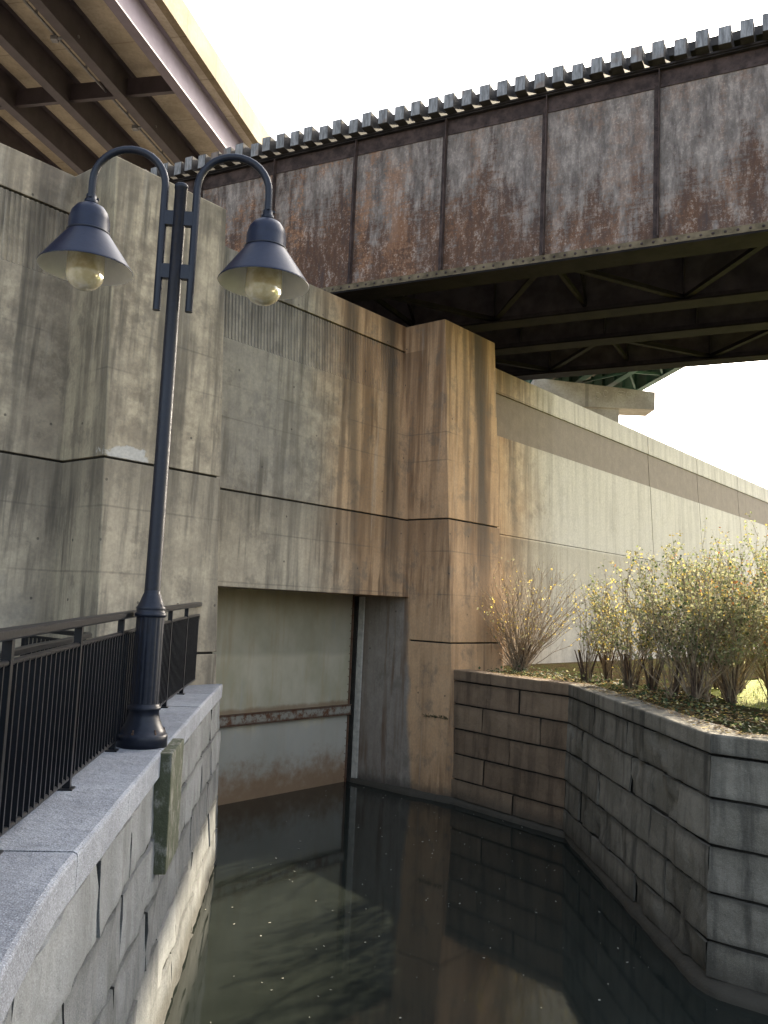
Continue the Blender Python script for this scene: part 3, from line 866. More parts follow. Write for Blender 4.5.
# ============================================================ RAILINGS
class Slope:
    def __init__(s, path, zb, zt, rise): s.q, s.zb, s.zt, s.r = path, zb, zt, rise
    def at(s, t, o=0.0, z=0.0):
        v = s.q.at(t, o, z); v.z += (s.r[0] + (s.r[1] - s.r[0]) * min(1.2, t / 9.0)) * max(0.0, (z - s.zb) / (s.zt - s.zb)); return v
def railing(name, label, path, s0, s1, zb, ztop, gap_top, post_every, postfirst=0.0, rise=(0, 0)):
    path = Slope(path, zb, ztop, rise)
    root = thing(name, label, 'railing', path.at((s0 + s1) / 2, 0, zb))
    def line(z, a_=s0, b_=s1, st=0.15):
        k_ = max(2, int((b_ - a_) / st)); return [path.at(a_ + (b_ - a_) * i / k_, 0, z) for i in range(k_ + 1)]
    def strip(nm, z0, z1, wd):
        mb = MB(); k_ = int((s1 - s0) / 0.15); vs = []; fs = []
        ch = min(0.010, (z1 - z0) * 0.3)
        prof = [(-wd, z0 + ch), (-wd, z1 - ch), (-wd + ch, z1), (wd - ch, z1), (wd, z1 - ch), (wd, z0 + ch), (wd - ch, z0), (-wd + ch, z0)]
        for i in range(k_ + 1):
            s = s0 + (s1 - s0) * i / k_
            for o_, z_ in prof: vs.append(path.at(s, o_, z_))
        n_ = len(prof)
        for i in range(k_):
            for j in range(n_): fs.append((i * n_ + j, (i + 1) * n_ + j, (i + 1) * n_ + (j + 1) % n_, i * n_ + (j + 1) % n_))
        fs.append(tuple(range(n_))); fs.append(tuple(k_ * n_ + j for j in reversed(range(n_))))
        mb.mesh(vs, fs); return mb.build(nm, M['fence'], root)
    strip('top_rail', ztop - 0.05, ztop + 0.005, 0.036)
    strip('middle_rail', ztop - gap_top - 0.03, ztop - gap_top, 0.018)
    strip('bottom_rail', zb + 0.055, zb + 0.085, 0.018)
    posts = []; s = s0 + postfirst
    while s <= s1 + 1e-6: posts.append(s); s += post_every
    for s in posts:
        mb = MB(); mb.fbox(path.at, s - 0.022, s + 0.022, -0.024, 0.024, zb, ztop - 0.044)
        mb.fbox(path.at, s - 0.05, s + 0.05, -0.045, 0.045, zb, zb + 0.012)
        mb.build('post', M['fence'], root, bevel=0.003)
    for i in range(len(posts) - 1):
        mb = MB(); a_, b_ = posts[i], posts[i + 1]; n_ = int(round((b_ - a_) / 0.105))
        for q in range(1, n_):
            s = a_ + (b_ - a_) * q / n_
            mb.fbox(path.at, s - 0.009, s + 0.009, -0.019, 0.019, zb + 0.07, ztop - gap_top - 0.012)
        mb.build('picket_panel', M['fence'], root)
    return root
fpath = Path([leftp.at(leftp.L * i / 300, -0.36, 0).xy for i in range(301)], side=1)
railing('canal_railing', 'black steel picket railing standing on the speckled granite coping behind the lamp post', fpath, 0.12, 14.0, ZC, 3.555, 0.15, 1.42, 0.0, (0.085, -0.045))
bpath = Path([(-4.55, 11.3), (-3.35, 10.2), (-3.1, 8.8), (-2.95, 7.6), (-2.75, 6.4), (-2.62, 5.2), (-2.5, 4.0), (-2.4, 2.0), (-2.4, -4)], side=1)
railing('walkway_railing', 'second lower black railing farther back on the landward side of the walkway', bpath, 0.0, 12.0, 2.40, 3.24, 0.10, 1.5)

# ============================================================ LAMP POST
LP = Vector((-1.90, 7.30, ZC))
lamp = thing('double_lamp_post', 'dark blue-black twin-arm lamp post with two bell shades standing on the granite coping', 'lamp post', LP)
seg = 32
b = MB()
b.lathe([(0.0, 0.0), (0.205, 0.0), (0.205, 0.085), (0.198, 0.10), (0.185, 0.105), (0.17, 0.135), (0.145, 0.185), (0.128, 0.24), (0.122, 0.285), (0.132, 0.292), (0.136, 0.305), (0.132, 0.32), (0.122, 0.326), (0.121, 0.345)], LP, 40)
b.build('base', M['black'], lamp)
b = MB()
b.lathe([(0.115, 0.345), (0.113, 1.05)], LP, 96, flute=lambda k, z: 1.0 - 0.035 * (1 if (k % 6) in (0, 1) else 0))
b.lathe([(0.115, 1.045), (0.125, 1.05), (0.129, 1.065), (0.125, 1.08), (0.118, 1.085), (0.118, 1.11), (0.122, 1.12), (0.112, 1.135), (0.095, 1.17), (0.072, 1.235), (0.066, 1.245), (0.068, 1.265), (0.058, 1.27)], LP, 40)
b.build('lower_column', M['black'], lamp)
for q in range(6):
    an = q * math.pi / 3 + 0.35
    b = MB(); c_ = LP + Vector((math.cos(an) * 0.172, math.sin(an) * 0.172, 0.10))
    b.lathe([(0.0, 0.045), (0.007, 0.044), (0.007, 0.022), (0.014, 0.022), (0.014, 0.0)], c_, 6, smooth=False)
    b.build('anchor_bolt', M['rail'], lamp)
b = MB()
b.lathe([(0.066, 1.255), (0.064, 1.45), (0.059, 3.0), (0.054, 4.77), (0.059, 4.775), (0.059, 4.805), (0.050, 4.815), (0.0, 4.818)], LP, 24)
b.build('shaft', M['black'], lamp)
AX = Vector((math.cos(R(3.5)), math.sin(R(3.5)), 0))     # direction of the arms
zt = lambda z: z - 0.0
for sg in (-1, 1):
    x0, x1, rad = 0.138, 0.765, 0.3135
    pts = [LP.xy.to_3d() + AX * (sg * x0) + Vector((0, 0, z)) for z in (6.15, 6.5, 6.9, 7.24)]
    cx = (x0 + x1) / 2
    for k in range(0, 17):
        an = math.pi * (1 - k / 16)
        pts.append(LP.xy.to_3d() + AX * (sg * (cx + rad * math.cos(an))) + Vector((0, 0, 7.27 + rad * math.sin(an))))
    pts.append(LP.xy.to_3d() + AX * (sg * x1) + Vector((0, 0, 7.06)))
    b = MB(); b.tube(pts, 0.033, 12)
    arm = b.build('curved_arm', M['black'], lamp)
    sp = LP.xy.to_3d() + AX * (sg * x1) + Vector((0, 0, -0.10 - (0.03 if sg > 0 else 0)))
    # shade
    b = MB()
    b.lathe([(0.036, 7.20), (0.05, 7.195), (0.055, 7.16), (0.075, 7.15), (0.12, 7.125), (0.155, 7.075), (0.172, 7.01), (0.175, 6.90), (0.182, 6.885), (0.19, 6.875),
             (0.25, 6.79), (0.318, 6.695), (0.373, 6.615), (0.392, 6.588), (0.397, 6.58), (0.394, 6.572)], sp, 48, 0)
    b.lathe([(0.394, 6.572), (0.388, 6.576), (0.366, 6.606), (0.313, 6.685), (0.245, 6.778), (0.18, 6.86), (0.165, 6.90), (0.15, 7.0), (0.0, 7.06)], sp, 48, 1)
    shade = b.build('lamp_shade', [M['shade_paint'], M['white_in']], lamp)
    b = MB(); b.lathe([(0.176, 6.905), (0.186, 6.898), (0.186, 6.888), (0.178, 6.882)], sp, 48)
    b.build('seam_ring', M['black'], shade); b = MB()
    b.lathe([(0.044, 7.24), (0.046, 7.20), (0.058, 7.19), (0.058, 7.165)], sp, 20)
    for q in range(3):
        an = q * 2.1 + 0.5
        b.box(sp.x + 0.045 * math.cos(an) - 0.008, sp.x + 0.045 * math.cos(an) + 0.02, sp.y + 0.045 * math.sin(an) - 0.008, sp.y + 0.045 * math.sin(an) + 0.008, 7.105, 7.122)
    b.build('shade_neck', M['black'], shade)
    b = MB()
    b.lathe([(0.135, 6.86), (0.152, 6.84), (0.160, 6.53)] + [(0.160 * math.cos(t_), 6.53 - 0.145 * math.sin(t_)) for t_ in [math.pi / 2 * i / 8 for i in range(1, 9)]], sp, 36)
    b.build('globe', M['globe'], shade)
    b = MB(); b.lathe([(0.0, 6.62), (0.05, 6.625), (0.062, 6.66), (0.062, 6.74), (0.04, 6.80), (0.035, 6.88)], sp, 20)
    b.build('bulb', M['ceramic'], shade)
    for zz in (6.98, 6.50):
        b = MB()
        pa = LP.xy.to_3d() + AX * (sg * 0.03); pb = LP.xy.to_3d() + AX * (sg * 0.13)
        b.bar(pa + Vector((0, 0, zz)), pb + Vector((0, 0, zz)), 0.055, 0.13)
        b.build('arm_bracket', M['black'], lamp, bevel=0.004)

# ============================================================ RAILWAY BRIDGE
rb = thing('railway_bridge', 'rusty riveted plate-girder railway bridge with timber tie ends crossing high over the canal', 'bridge', BP(4, 4, 10.2))
S0, S1 = -13.0, 24.0
zb0, zt0 = 10.2, 13.6
stiffs = [0.10 + 2.08 * k for k in range(-6, 12)]
def girder(name, o, side, fl0, fl1, mat, rivets=False):
    mb = MB()
    mb.fbox(BP, S0, S1, o - 0.008, o + 0.008, zb0 + 0.03, zt0 - 0.03)
    web = mb.build(name, mat, rb)
    f = MB()
    f.fbox(BP, S0, S1, fl0, fl1, zb0, zb0 + 0.035)                         # bottom plate
    f.build('bottom_flange', M['brace'], web)
    f = MB(); f.fbox(BP, S0, S1, o - 0.024, o + 0.024, zb0 + 0.036, zb0 + 0.20)
    if rivets:
        for i in range(int((S1 - S0) / 0.2)):
            dome(f, BP(S0 + 0.05 + i * 0.2, o - 0.024, zb0 + 0.135), -BN, 0.028, 1)
        f.fbox(BP, S0, S1, fl0 - 0.002, o - 0.026, zb0 + 0.037, zb0 + 0.055)
    f.build('bottom_angle', [M['steel_edge'], M['steel_trim']] if rivets else M['steel_dark'], web)
    f = MB(); f.fbox(BP, S0, S1, o - 0.026, o + 0.026, zt0 - 0.37, zt0 - 0.036)
    if rivets:
        for i in range(int((S1 - S0) / 0.12)):
            for zz in (0.10, 0.30):
                dome(f, BP(S0 + 0.05 + i * 0.12, o - 0.026, zt0 - zz), -BN, 0.016)
    f.build('top_angle', M['steel_trim'] if rivets else M['steel_dark'], web)
    tw_ = 0.14 if rivets else 0.20
    f = MB(); f.fbox(BP, S0, S1, o - tw_, o + tw_, zt0 - 0.034, zt0)
    f.fbox(BP, S0, S1, o - tw_ + 0.03, o + tw_ - 0.03, zt0 - 0.062, zt0 - 0.036)
    f.build('top_flange', M['steel_dark'], web)
    for s in stiffs:
        f = MB()
        for sd_ in ((-1, 1) if not rivets else (-1,)):
            oo = o + sd_ * 0.03
            f.fbox(BP, s - 0.008, s + 0.008, min(oo, oo + sd_ * 0.11), max(oo, oo + sd_ * 0.11), zb0 + 0.20, zt0 - 0.07)
            f.fbox(BP, s - 0.10 if rivets else s - 0.05, s - 0.009, min(o + sd_ * 0.010, oo), max(o + sd_ * 0.010, oo), zb0 + 0.203, zt0 - 0.373)
            if rivets:
                for q in range(24):
                    dome(f, BP(s - 0.055, o - 0.031, zb0 + 0.30 + q * 0.12), -BN, 0.014)
        f.build('stiffener', M['steel_trim'] if rivets else M['steel_dark'], web)
    return web
girder('outer_girder', 0.10, -1, 0.0, 0.62, M['rust'], True)
girder('inner_girder', 3.15, 1, 2.90, 3.40, M['steel_web'])
girder('inner_girder', 5.10, 1, 4.85, 5.35, M['steel_web'])
girder('far_girder', 7.62, 1, 7.37, 7.87, M['steel_web'])
for (oa, ob) in ((0.24, 3.12), (5.13, 7.59)):
    for i, s in enumerate(stiffs[:-1]):
        f = MB()
        sa, sb = s, s + 2.08
        if i % 2: sa, sb = sb, sa
        f.bar(BP(sa, oa, zb0 + 0.11), BP(sb, ob, zb0 + 0.11), 0.12, 0.02)
        f.bar(BP(sa, oa, zb0 + 0.16), BP(sb, ob, zb0 + 0.16), 0.02, 0.11)
        f.build('lateral_brace', M['brace'], rb)
    for s in stiffs[::2]:
        f = MB()
        f.bar(BP(s, oa, zb0 + 0.26), BP(s, ob, zb0 + 0.26), 0.08, 0.10)
        f.bar(BP(s, oa, zt0 - 0.3), BP(s, ob, zt0 - 0.3), 0.08, 0.10)
        f.bar(BP(s, oa, zb0 + 0.32), BP(s, ob, zt0 - 0.4), 0.02, 0.09)
        f.bar(BP(s + 0.03, oa, zt0 - 0.4), BP(s + 0.03, ob, zb0 + 0.32), 0.02, 0.09)
        f.build('cross_frame', M['brace'], rb)
rt = random.Random(2)
s = S0 + 0.3
while s < S1 - 0.3:
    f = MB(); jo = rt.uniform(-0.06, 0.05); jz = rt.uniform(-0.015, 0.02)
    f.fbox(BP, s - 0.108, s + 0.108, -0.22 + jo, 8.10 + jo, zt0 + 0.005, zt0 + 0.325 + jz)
    f.mi = [0, 0, 1, 0, 1, 0]  # pale ends, dark sides: lit and shaded faces set by colour
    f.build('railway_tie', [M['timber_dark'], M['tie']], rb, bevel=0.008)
    s += 0.366 + rt.uniform(-0.012, 0.012)
for oo in (0.40, 7.45):
    f = MB(); s = S0
    while s < S1 - 1:
        e_ = min(S1, s + 4.8); f.fbox(BP, s + 0.01, e_ - 0.01, oo - 0.10, oo + 0.10, zt0 + 0.345, zt0 + 0.52); s = e_
    f.build('guard_timber', M['timber_dark'], rb, bevel=0.006)
for oo in (0.98, 2.42, 5.55, 6.99):
    f = MB(); f.fbox(BP, S0, S1, oo - 0.07, oo + 0.07, zt0 + 0.335, zt0 + 0.35)
    f.fbox(BP, S0, S1, oo - 0.01, oo + 0.01, zt0 + 0.35, zt0 + 0.46); f.fbox(BP, S0, S1, oo - 0.035, oo + 0.035, zt0 + 0.462, zt0 + 0.50)
    f.build('rail', M['rail'], rb)

# ============================================================ HIGHWAY OVERPASS, upper left
HD = Vector((math.sin(R(12.6)), math.cos(R(12.6)), 0)); HN = Vector((HD.y, -HD.x, 0))
HP = lambda t, o, z: HD * t + HN * o + Vector((0, 0, z))
hb = thing('highway_overpass', 'concrete highway overpass on dark steel girders seen from below in the upper left sky', 'bridge', HP(30, -20, 22))
T0, T1 = -14, 110
f = MB(); f.fbox(HP, T0, T1, -30, -13.71, 23.25, 23.50)
f.build('deck_slab', M['deck'], hb)
f = MB()
c = []
prof = [(-13.695, 23.24), (-13.695, 23.60), (-13.72, 24.30), (-13.98, 24.30), (-14.05, 23.502), (-13.98, 23.24)]
t = T0
while t < T1:
    e_ = t + 9.0
    vs = [HP(t + 0.008, o_, z_) for o_, z_ in prof] + [HP(e_ - 0.008, o_, z_) for o_, z_ in prof]
    n_ = len(prof)
    fs = [(j, (j + 1) % n_, n_ + (j + 1) % n_, n_ + j) for j in range(n_)] + [tuple(range(n_)), tuple(n_ + j for j in reversed(range(n_)))]
    f.mesh(vs, fs); t = e_
f.build('parapet', M['parapet'], hb)
gos = [-14.49 - 2.36 * i for i in range(7)]
for i, o in enumerate(gos):
    f = MB(); f.fbox(HP, T0, T1, o - 0.012, o + 0.012, 22.03, 23.24)
    f.fbox(HP, T0, T1, o - 0.19, o + 0.19, 22.0, 22.028)
    f.fbox(HP, T0, T1, o - 0.17, o + 0.17, 23.215, 23.245)
    t = T0 + 1
    f.build('fascia_girder' if i == 0 else 'girder', M['hfascia'] if i == 0 else M['hsteel'], hb)
for i in range(len(gos) - 1):
    t = 27.9 - 7.6 * 5
    while t < T1:
        f = MB(); f.fbox(HP, t - 0.01, t + 0.01, gos[i + 1] + 0.02, gos[i] - 0.02, 22.30, 23.0)
        f.fbox(HP, t - 0.09, t + 0.09, gos[i + 1] + 0.02, gos[i] - 0.02, 22.28, 22.298)
        f.build('diaphragm', M['hsteel'], hb)
        t += 7.6 * (1 if i < 4 else 2)
f = MB(); co = gos[1] - 1.1
f.tube([HP(T0, co + 0.25, 22.55), HP(60, co + 0.25, 22.55)], 0.045, 8)
t = T0 + 1.5
while t < 60:
    f.box(*(sum(([v - 0.03, v + 0.03] for v in HP(t, co + 0.25, 22.9)[:2]), [])), 22.58, 23.24); t += 3
f.build('conduit', M['conduit'], hb)
for t in (24.6, 30.2, 35.5):
    f = MB(); f.tube([HP(t, co + 0.22, 22.45), HP(t, co + 1.15, 22.42)], 0.05, 8)
    f.box(*(sum(([v - 0.11, v + 0.11] for v in HP(t, co + 0.22, 22.9)[:2]), [])), 22.36, 22.5)
    f.build('under_deck_light', M['conduit'], hb)
# ============================================================ FAR RAMP AND PIER
pr = thing('bridge_pier', 'pale concrete hammerhead pier with faint graffiti seen beneath the railway bridge over the wall', 'pier', (12.5, 55, 9.3))
f = MB(); f.box(10.3, 14.85, 55, 56.6, 9.0, 17.0); f.build('column', M['pier'], pr, bevel=0.03)
f = MB()
f.hexa([(9.3, 54.8, 16.98), (17.1, 54.8, 16.98), (17.1, 56.8, 16.98), (9.3, 56.8, 16.98), (9.3, 54.8, 18.75), (17.1, 54.8, 18.15), (17.1, 56.8, 18.15), (9.3, 56.8, 18.75)])
f.build('pier_cap', M['pier'], pr, bevel=0.03)
f = MB(); rg = random.Random(4)
for (cx_, cz_, w_, h_) in ((13.4, 17.75, 0.4, 0.4), (13.9, 17.9, 0.28, 0.45), (14.6, 17.65, 0.1, 0.7), (14.9, 18.0, 0.5, 0.2), (15.4, 17.9, 0.4, 0.35), (16.6, 18.0, 0.2, 0.2)):
    pts = []
    for q in range(8):
        an = q / 7 * 5.2 + rg.uniform(-0.3, 0.3)
        pts.append((cx_ + w_ * 0.5 * math.cos(an), cz_ + h_ * 0.5 * math.sin(an)))
    for q in range(7):
        f.bar((pts[q][0], 54.79, pts[q][1]), (pts[q + 1][0], 54.79, pts[q + 1][1]), 0.006, 0.05, (0, 1, 0))
f.build('graffiti', M['white_mark'], pr)
RD = Vector((math.sin(R(172.5)), math.cos(R(172.5)), 0)); RN = Vector((RD.y, -RD.x, 0))   # RN points to -X side
RO = Vector((17.0, 57.5, 0))
RP = lambda t, o, z: RO + RD * t + RN * o + Vector((0, 0, z))
rmp = thing('ramp_viaduct', 'green steel girder ramp resting on the far concrete pier', 'bridge', RP(10, 3, 18.4))
for i, o in enumerate((0.35, 2.6, 4.9, 7.0)):
    f = MB(); f.fbox(RP, -30, 34, o - 0.02, o + 0.02, 18.82, 20.2); f.fbox(RP, -30, 34, o - 0.22, o + 0.22, 18.78, 18.82)
    for t in range(-28, 34, 2): f.fbox(RP, t - 0.02, t + 0.02, o - 0.2, o + 0.2, 18.822, 20.19)
    f.build('girder', M['green_steel'], rmp)
f = MB()
for t in range(-28, 34, 4):
    f.bar(RP(t, 0.4, 18.95), RP(t, 7.0, 18.95), 0.15, 0.15); f.bar(RP(t, 0.4, 18.95), RP(t + 4, 2.6, 18.95), 0.12, 0.12); f.bar(RP(t + 4, 2.6, 18.95), RP(t, 4.9, 18.95), 0.12, 0.12)
f.build('bracing', M['green_steel'], rmp)
f = MB(); f.fbox(RP, -30, 34, -0.1, 7.6, 20.21, 20.45); f.fbox(RP, -30, 34, -0.12, 0.2, 20.452, 21.0); f.fbox(RP, -30, 34, 7.3, 7.62, 20.452, 21.0)
f.build('deck', M['pier'], rmp)

# ============================================================ PLANTS
def shrub(name, label, base, h, rad, nst, leafn, pal, seed, twigm, lean=(0, 0), lsize=0.035, leaf_from=0.35, tw=0.006, group=None, up=0.0):
    rs = random.Random(seed)
    root = thing(name, label, 'shrub', base, group)
    st = MB(); lf = MB(); tips = []
    b0 = Vector(base)
    hubs = [Vector((rs.uniform(-1, 1), rs.uniform(-1, 1), 0)) * (0.04 if leafn < 1000 else rad * 0.42) for _ in range(1 if leafn < 1000 else (3 if rad < 1 else 5))]
    for i in range(nst):
        hub = rs.choice(hubs)
        an = rs.uniform(0, 2 * math.pi); out = rad * math.sqrt(rs.random()) * rs.uniform(0.6, 1.1)
        hh = h * rs.uniform(0.55, 1.05) * (1 - 0.25 * (out / rad))
        p0 = b0 + hub + Vector((rs.uniform(-1, 1), rs.uniform(-1, 1), 0)) * (0.14 if leafn < 1000 else 0.07)
        end = b0 + hub * 0.8 + Vector((math.cos(an) * out + lean[0], math.sin(an) * out + lean[1], hh))
        pts = []
        for k_ in range(8):
            t = k_ / 7
            q = p0.lerp(end, t)
            q.x += (end.x - p0.x) * (t ** 1.1 - t); q.y += (end.y - p0.y) * (t ** 1.1 - t)
            q += Vector((rs.uniform(-1, 1), rs.uniform(-1, 1), rs.uniform(-0.5, 0.5))) * 0.035 * h * t
            pts.append(q)
        r0 = tw * rs.uniform(1.0, 2.0)
        st.tube(pts, [r0 * (1 - 0.72 * k_ / 7) + 0.0006 for k_ in range(8)], 4, 1, False)
        segs = [(pts[k_], pts[k_ + 1]) for k_ in range(2, 7)]
        for q in range(rs.randint(4, 8)):
            a_, b_ = rs.choice(segs); s_ = a_.lerp(b_, rs.random())
            d = (end - p0).normalized() + Vector((rs.uniform(-1, 1), rs.uniform(-1, 1), rs.uniform(-0.1, 0.8))) * 0.75
            L = h * rs.uniform(0.08, 0.24); e_ = s_ + d.normalized() * L
            md = s_.lerp(e_, 0.5) + Vector((rs.uniform(-1, 1), rs.uniform(-1, 1), rs.uniform(-1, 1))) * 0.03
            st.tube([s_, md, e_], [r0 * 0.42, r0 * 0.3, 0.0008], 3, 1, False)
            tips += [(s_, md), (md, e_), (md, e_)]
        tips += segs[2:]
    # woody crown at the base
    for q in range(7 if leafn < 1000 else 14):
        an = rs.uniform(0, 6.28); hb_ = rs.choice(hubs)
        st.tube([b0 + hb_ + Vector((math.cos(an) * 0.05, math.sin(an) * 0.05, -0.05)), b0 + hb_ + Vector((math.cos(an) * 0.10, math.sin(an) * 0.10, 0.22)), b0 + hb_ + Vector((math.cos(an) * 0.22, math.sin(an) * 0.22, 0.60))], [0.028, 0.020, 0.009], 6, 0, False)
    st.build('stems', [M['bark'], M[twigm]], root)
    mats = [M[p_] for p_, w_ in pal]
    wts = [w_ for p_, w_ in pal]
    # colour comes in clumps
    for i in range(leafn):
        a_, b_ = rs.choice(tips); c_ = a_.lerp(b_, rs.random()) + Vector((rs.uniform(-1, 1), rs.uniform(-1, 1), rs.uniform(-1, 1))) * 0.04
        if (c_.z - b0.z) / h < leaf_from and rs.random() < 0.8: continue
        nz_ = mnoise.noise(c_ * 1.6 + Vector((seed, 0, 0)))
        if nz_ < -0.28 and rs.random() < 0.6: continue
        sz = lsize * rs.uniform(0.6, 1.4)
        d = Vector((rs.uniform(-1, 1), rs.uniform(-1, 1), rs.uniform(-1, 0.6))).normalized()
        s_ = d.cross(Vector((rs.uniform(-1, 1), rs.uniform(-1, 1), rs.uniform(-1, 1)))).normalized() * sz * 0.36
        mi = rs.choices(range(len(pal)), [w_ * (math.exp(2.2 * mnoise.noise(c_ * 1.3 + Vector((k_ * 9.1, seed, 3))))) for k_, w_ in enumerate(wts)])[0]
        lf.face([c_, c_ + d * sz * 0.45 + s_, c_ + d * sz, c_ + d * sz * 0.45 - s_], mi)
    lf.build('leaves', mats, root)
    return root
zs = 2.44
SG = 'shrubs in the planting bed'
shrub('bare_shrub', 'nearly leafless brown twiggy shrub fanning up against the stained pilaster', (3.05, 18.6, zs), 2.45, 1.75, 130, 900, [('lf_yellow', 2), ('lf_olive', 2)], 1, 'twig', (-0.02, 0), 0.045, 0.1, 0.0055, SG)
shrub('leafy_shrub', 'small sparse yellow-green shrub next to the bare one', (4.20, 16.8, zs), 2.15, 0.75, 40, 1500, [('lf_olive', 4), ('lf_yellow', 2.2), ('lf_green', 3)], 2, 'twig', (0, 0), 0.05, 0.25, 0.006, SG)
shrub('leafy_shrub', 'thin open shrub with dark bare lower stems in the middle of the row', (4.62, 15.5, zs), 2.25, 0.95, 50, 3000, [('lf_olive', 4), ('lf_yellow', 1.6), ('lf_green', 3)], 3, 'twig', (0, 0), 0.048, 0.3, 0.006, SG)
shrub('leafy_shrub', 'broad grey-green shrub with scattered yellow leaves at the bed edge', (5.25, 14.2, zs), 2.45, 1.5, 110, 9500, [('lf_olive', 5), ('lf_green', 4), ('lf_yellow', 0.9), ('lf_deep', 0.8)], 4, 'twig', (0, 0), 0.048, 0.24, 0.006, SG)
shrub('leafy_shrub', 'tallest dense shrub at the right edge with a few orange leaves', (6.2, 13.9, zs), 2.65, 1.6, 120, 11500, [('lf_olive', 5), ('lf_green', 4), ('lf_yellow', 1.2), ('lf_orange', 0.5)], 5, 'twig', (0, 0), 0.048, 0.26, 0.006, SG)
shrub('leafy_shrub', 'rearmost tall shrub behind the dense pair', (6.6, 16.4, zs), 2.9, 1.4, 85, 6000, [('lf_olive', 4), ('lf_green', 4), ('lf_yellow', 1.5), ('lf_orange', 0.4)], 6, 'twig', (0, 0), 0.052, 0.3, 0.006, SG)
shrub('leafy_shrub', 'near shrub mostly outside the right edge of the view', (6.5, 11.7, zs), 2.5, 1.2, 80, 7000, [('lf_olive', 5), ('lf_green', 4), ('lf_yellow', 1)], 8, 'twig', (0, 0), 0.042, 0.25, 0.006, SG)

# low plants and litter over the bed
rq = random.Random(21)
def bed_point():
    # near the coping, falling off inward
    while True:
        t = rq.random()
        if t < 0.35:
            a_, b_ = Vector((2.0, 17.5)), Vector((3.62, 15.1))
        else:
            a_, b_ = Vector((3.62, 15.1)), Vector((3.9, 9.5))
            if t > 0.85: a_, b_ = Vector((3.9, 9.5)), Vector((7.5, 6.5))
        p = a_.lerp(b_, rq.random())
        d = (b_ - a_).normalized(); n_ = Vector((-d.y, d.x))
        if t < 0.35: n_ = Vector((0.8, 0.6))
        q = p + n_ * (abs(rq.gauss(0, 1.0)))
        if q.x < 9: return q
gc = MB()
for i in range(2000):
    q = bed_point(); hgt = rq.uniform(0.0, 0.10) + max(0, mnoise.noise(Vector((q.x * 1.5, q.y * 1.5, 0)))) * 0.28 * rq.random()
    c_ = Vector((q.x, q.y, 2.455 + hgt)); sz = rq.uniform(0.03, 0.07)
    d = Vector((rq.uniform(-1, 1), rq.uniform(-1, 1), rq.uniform(-0.2, 0.7))).normalized()
    s_ = d.cross(Vector((rq.uniform(-.4, .4), rq.uniform(-.4, .4), 1))).normalized() * sz * 0.4
    gc.face([c_, c_ + d * sz * 0.5 + s_, c_ + d * sz, c_ + d * sz * 0.5 - s_], rq.choices((0, 1, 2), (6, 2, 1))[0])
tag(gc.build('ground_cover', [M['lf_deep'], M['lf_green'], M['lf_olive']]), kind='stuff')
gl = MB()
for i in range(6500):
    q = bed_point(); c_ = Vector((q.x, q.y, 2.456 + rq.uniform(0, 0.03))); sz = rq.uniform(0.025, 0.06)
    if mnoise.noise(Vector((q.x * 1.1, q.y * 1.1, 4))) < -0.12: continue
    an = rq.uniform(0, 6.28); d = Vector((math.cos(an), math.sin(an), rq.uniform(-0.1, 0.35)))
    s_ = Vector((-math.sin(an), math.cos(an), rq.uniform(-0.3, 0.3))) * sz * 0.4
    gl.face([c_, c_ + d * sz * 0.5 + s_, c_ + d * sz, c_ + d * sz * 0.5 - s_], rq.choices((0, 1), (3, 1))[0])
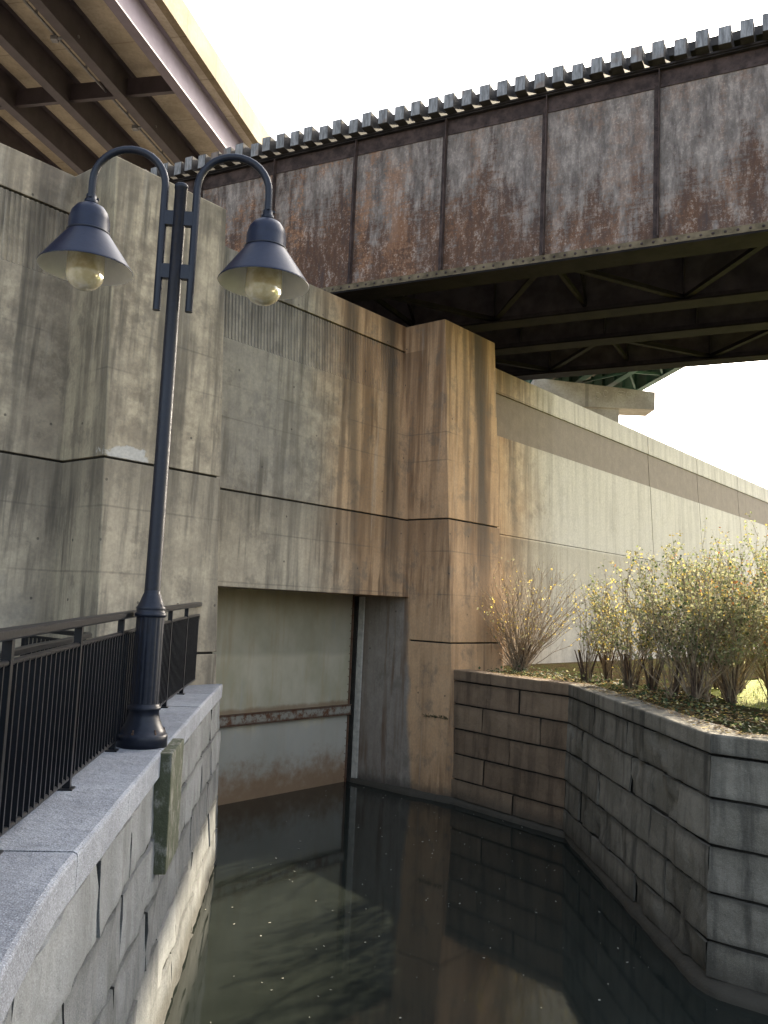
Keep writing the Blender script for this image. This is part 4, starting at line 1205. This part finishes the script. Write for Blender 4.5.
for i in range(2600):
    t_ = rq.uniform(0.3, L2 + 3.5); o_ = -rq.uniform(0.03, 0.42) if rq.random() < 0.8 else -rq.uniform(0.2, 0.42)
    if mnoise.noise(Vector((t_ * 0.9, o_ * 3, 9))) + (-o_ - 0.15) * 2.2 < 0.0: continue
    c_ = pall.at(t_, o_, 2.526 + rq.uniform(0, 0.012)); sz = rq.uniform(0.02, 0.055); an = rq.uniform(0, 6.28)
    d = Vector((math.cos(an), math.sin(an), rq.uniform(0, 0.2))); s_ = Vector((-math.sin(an), math.cos(an), rq.uniform(-0.2, 0.2))) * sz * 0.4
    gl.face([c_, c_ + d * sz * 0.5 + s_, c_ + d * sz, c_ + d * sz * 0.5 - s_], rq.choices((0, 1), (4, 1))[0])
tag(gl.build('fallen_leaves', [M['lf_tan'], M['lf_yellow']]), kind='stuff')
gg = MB()
for i in range(9000):
    x_ = rq.uniform(5.6, 12); y_ = rq.uniform(11.5, 24); 
    if x_ < 5.5 or (y_ > 13.6 and (x_ - 5.5) < (y_ - 13.6) * 0.5): continue
    h_ = rq.uniform(0.05, 0.13); an = rq.uniform(0, 6.28); wv = Vector((math.cos(an), math.sin(an), 0)) * 0.012
    c_ = Vector((x_, y_, 2.40))
    gg.face([c_ - wv, c_ + wv, c_ + Vector((rq.uniform(-.04, .04), rq.uniform(-.04, .04), h_))], rq.choice((0, 1)))
tag(gg.build('grass_blades', [M['lf_olive'], M['lf_green']]), kind='stuff')
# weeds growing from a crack in the pilaster foot
wd = thing('crack_weeds', 'small dark weeds growing from the crack low on the right pilaster above the water', 'weeds', WP(14.285, 0.8, 1.57))
f = MB()
for i in range(60):
    n_ = rq.uniform(0.35, 0.95); c_ = WP(14.285, n_, 1.57); d = -U * rq.uniform(0.02, 0.06) + Vector((0, 0, rq.uniform(-0.02, 0.06))) + N * rq.uniform(-.03, .03)
    f.bar(c_, c_ + d, 0.006, 0.006)
f.build('sprigs', M['lf_deep'], wd)

# pale leaves and seeds floating on the water
fl = MB()
for i in range(240):
    x_ = rq.uniform(-2.0, 3.4); y_ = 7.0 + 12 * rq.random() ** 1.15
    if (Vector((x_, y_, 0)).dot(N) < -12.2) : continue
    sz = rq.uniform(0.006, 0.022); an = rq.uniform(0, 6.28)
    c_ = Vector((x_, y_, 0.006)); a_ = Vector((math.cos(an), math.sin(an), 0)) * sz; b_ = Vector((-math.sin(an), math.cos(an), 0)) * sz * rq.uniform(0.3, 0.7)
    fl.face([c_ - a_, c_ - b_, c_ + a_ + Vector((0, 0, 0.004)), c_ + b_])
tag(fl.build('floating_leaves', M['speck']), kind='stuff')
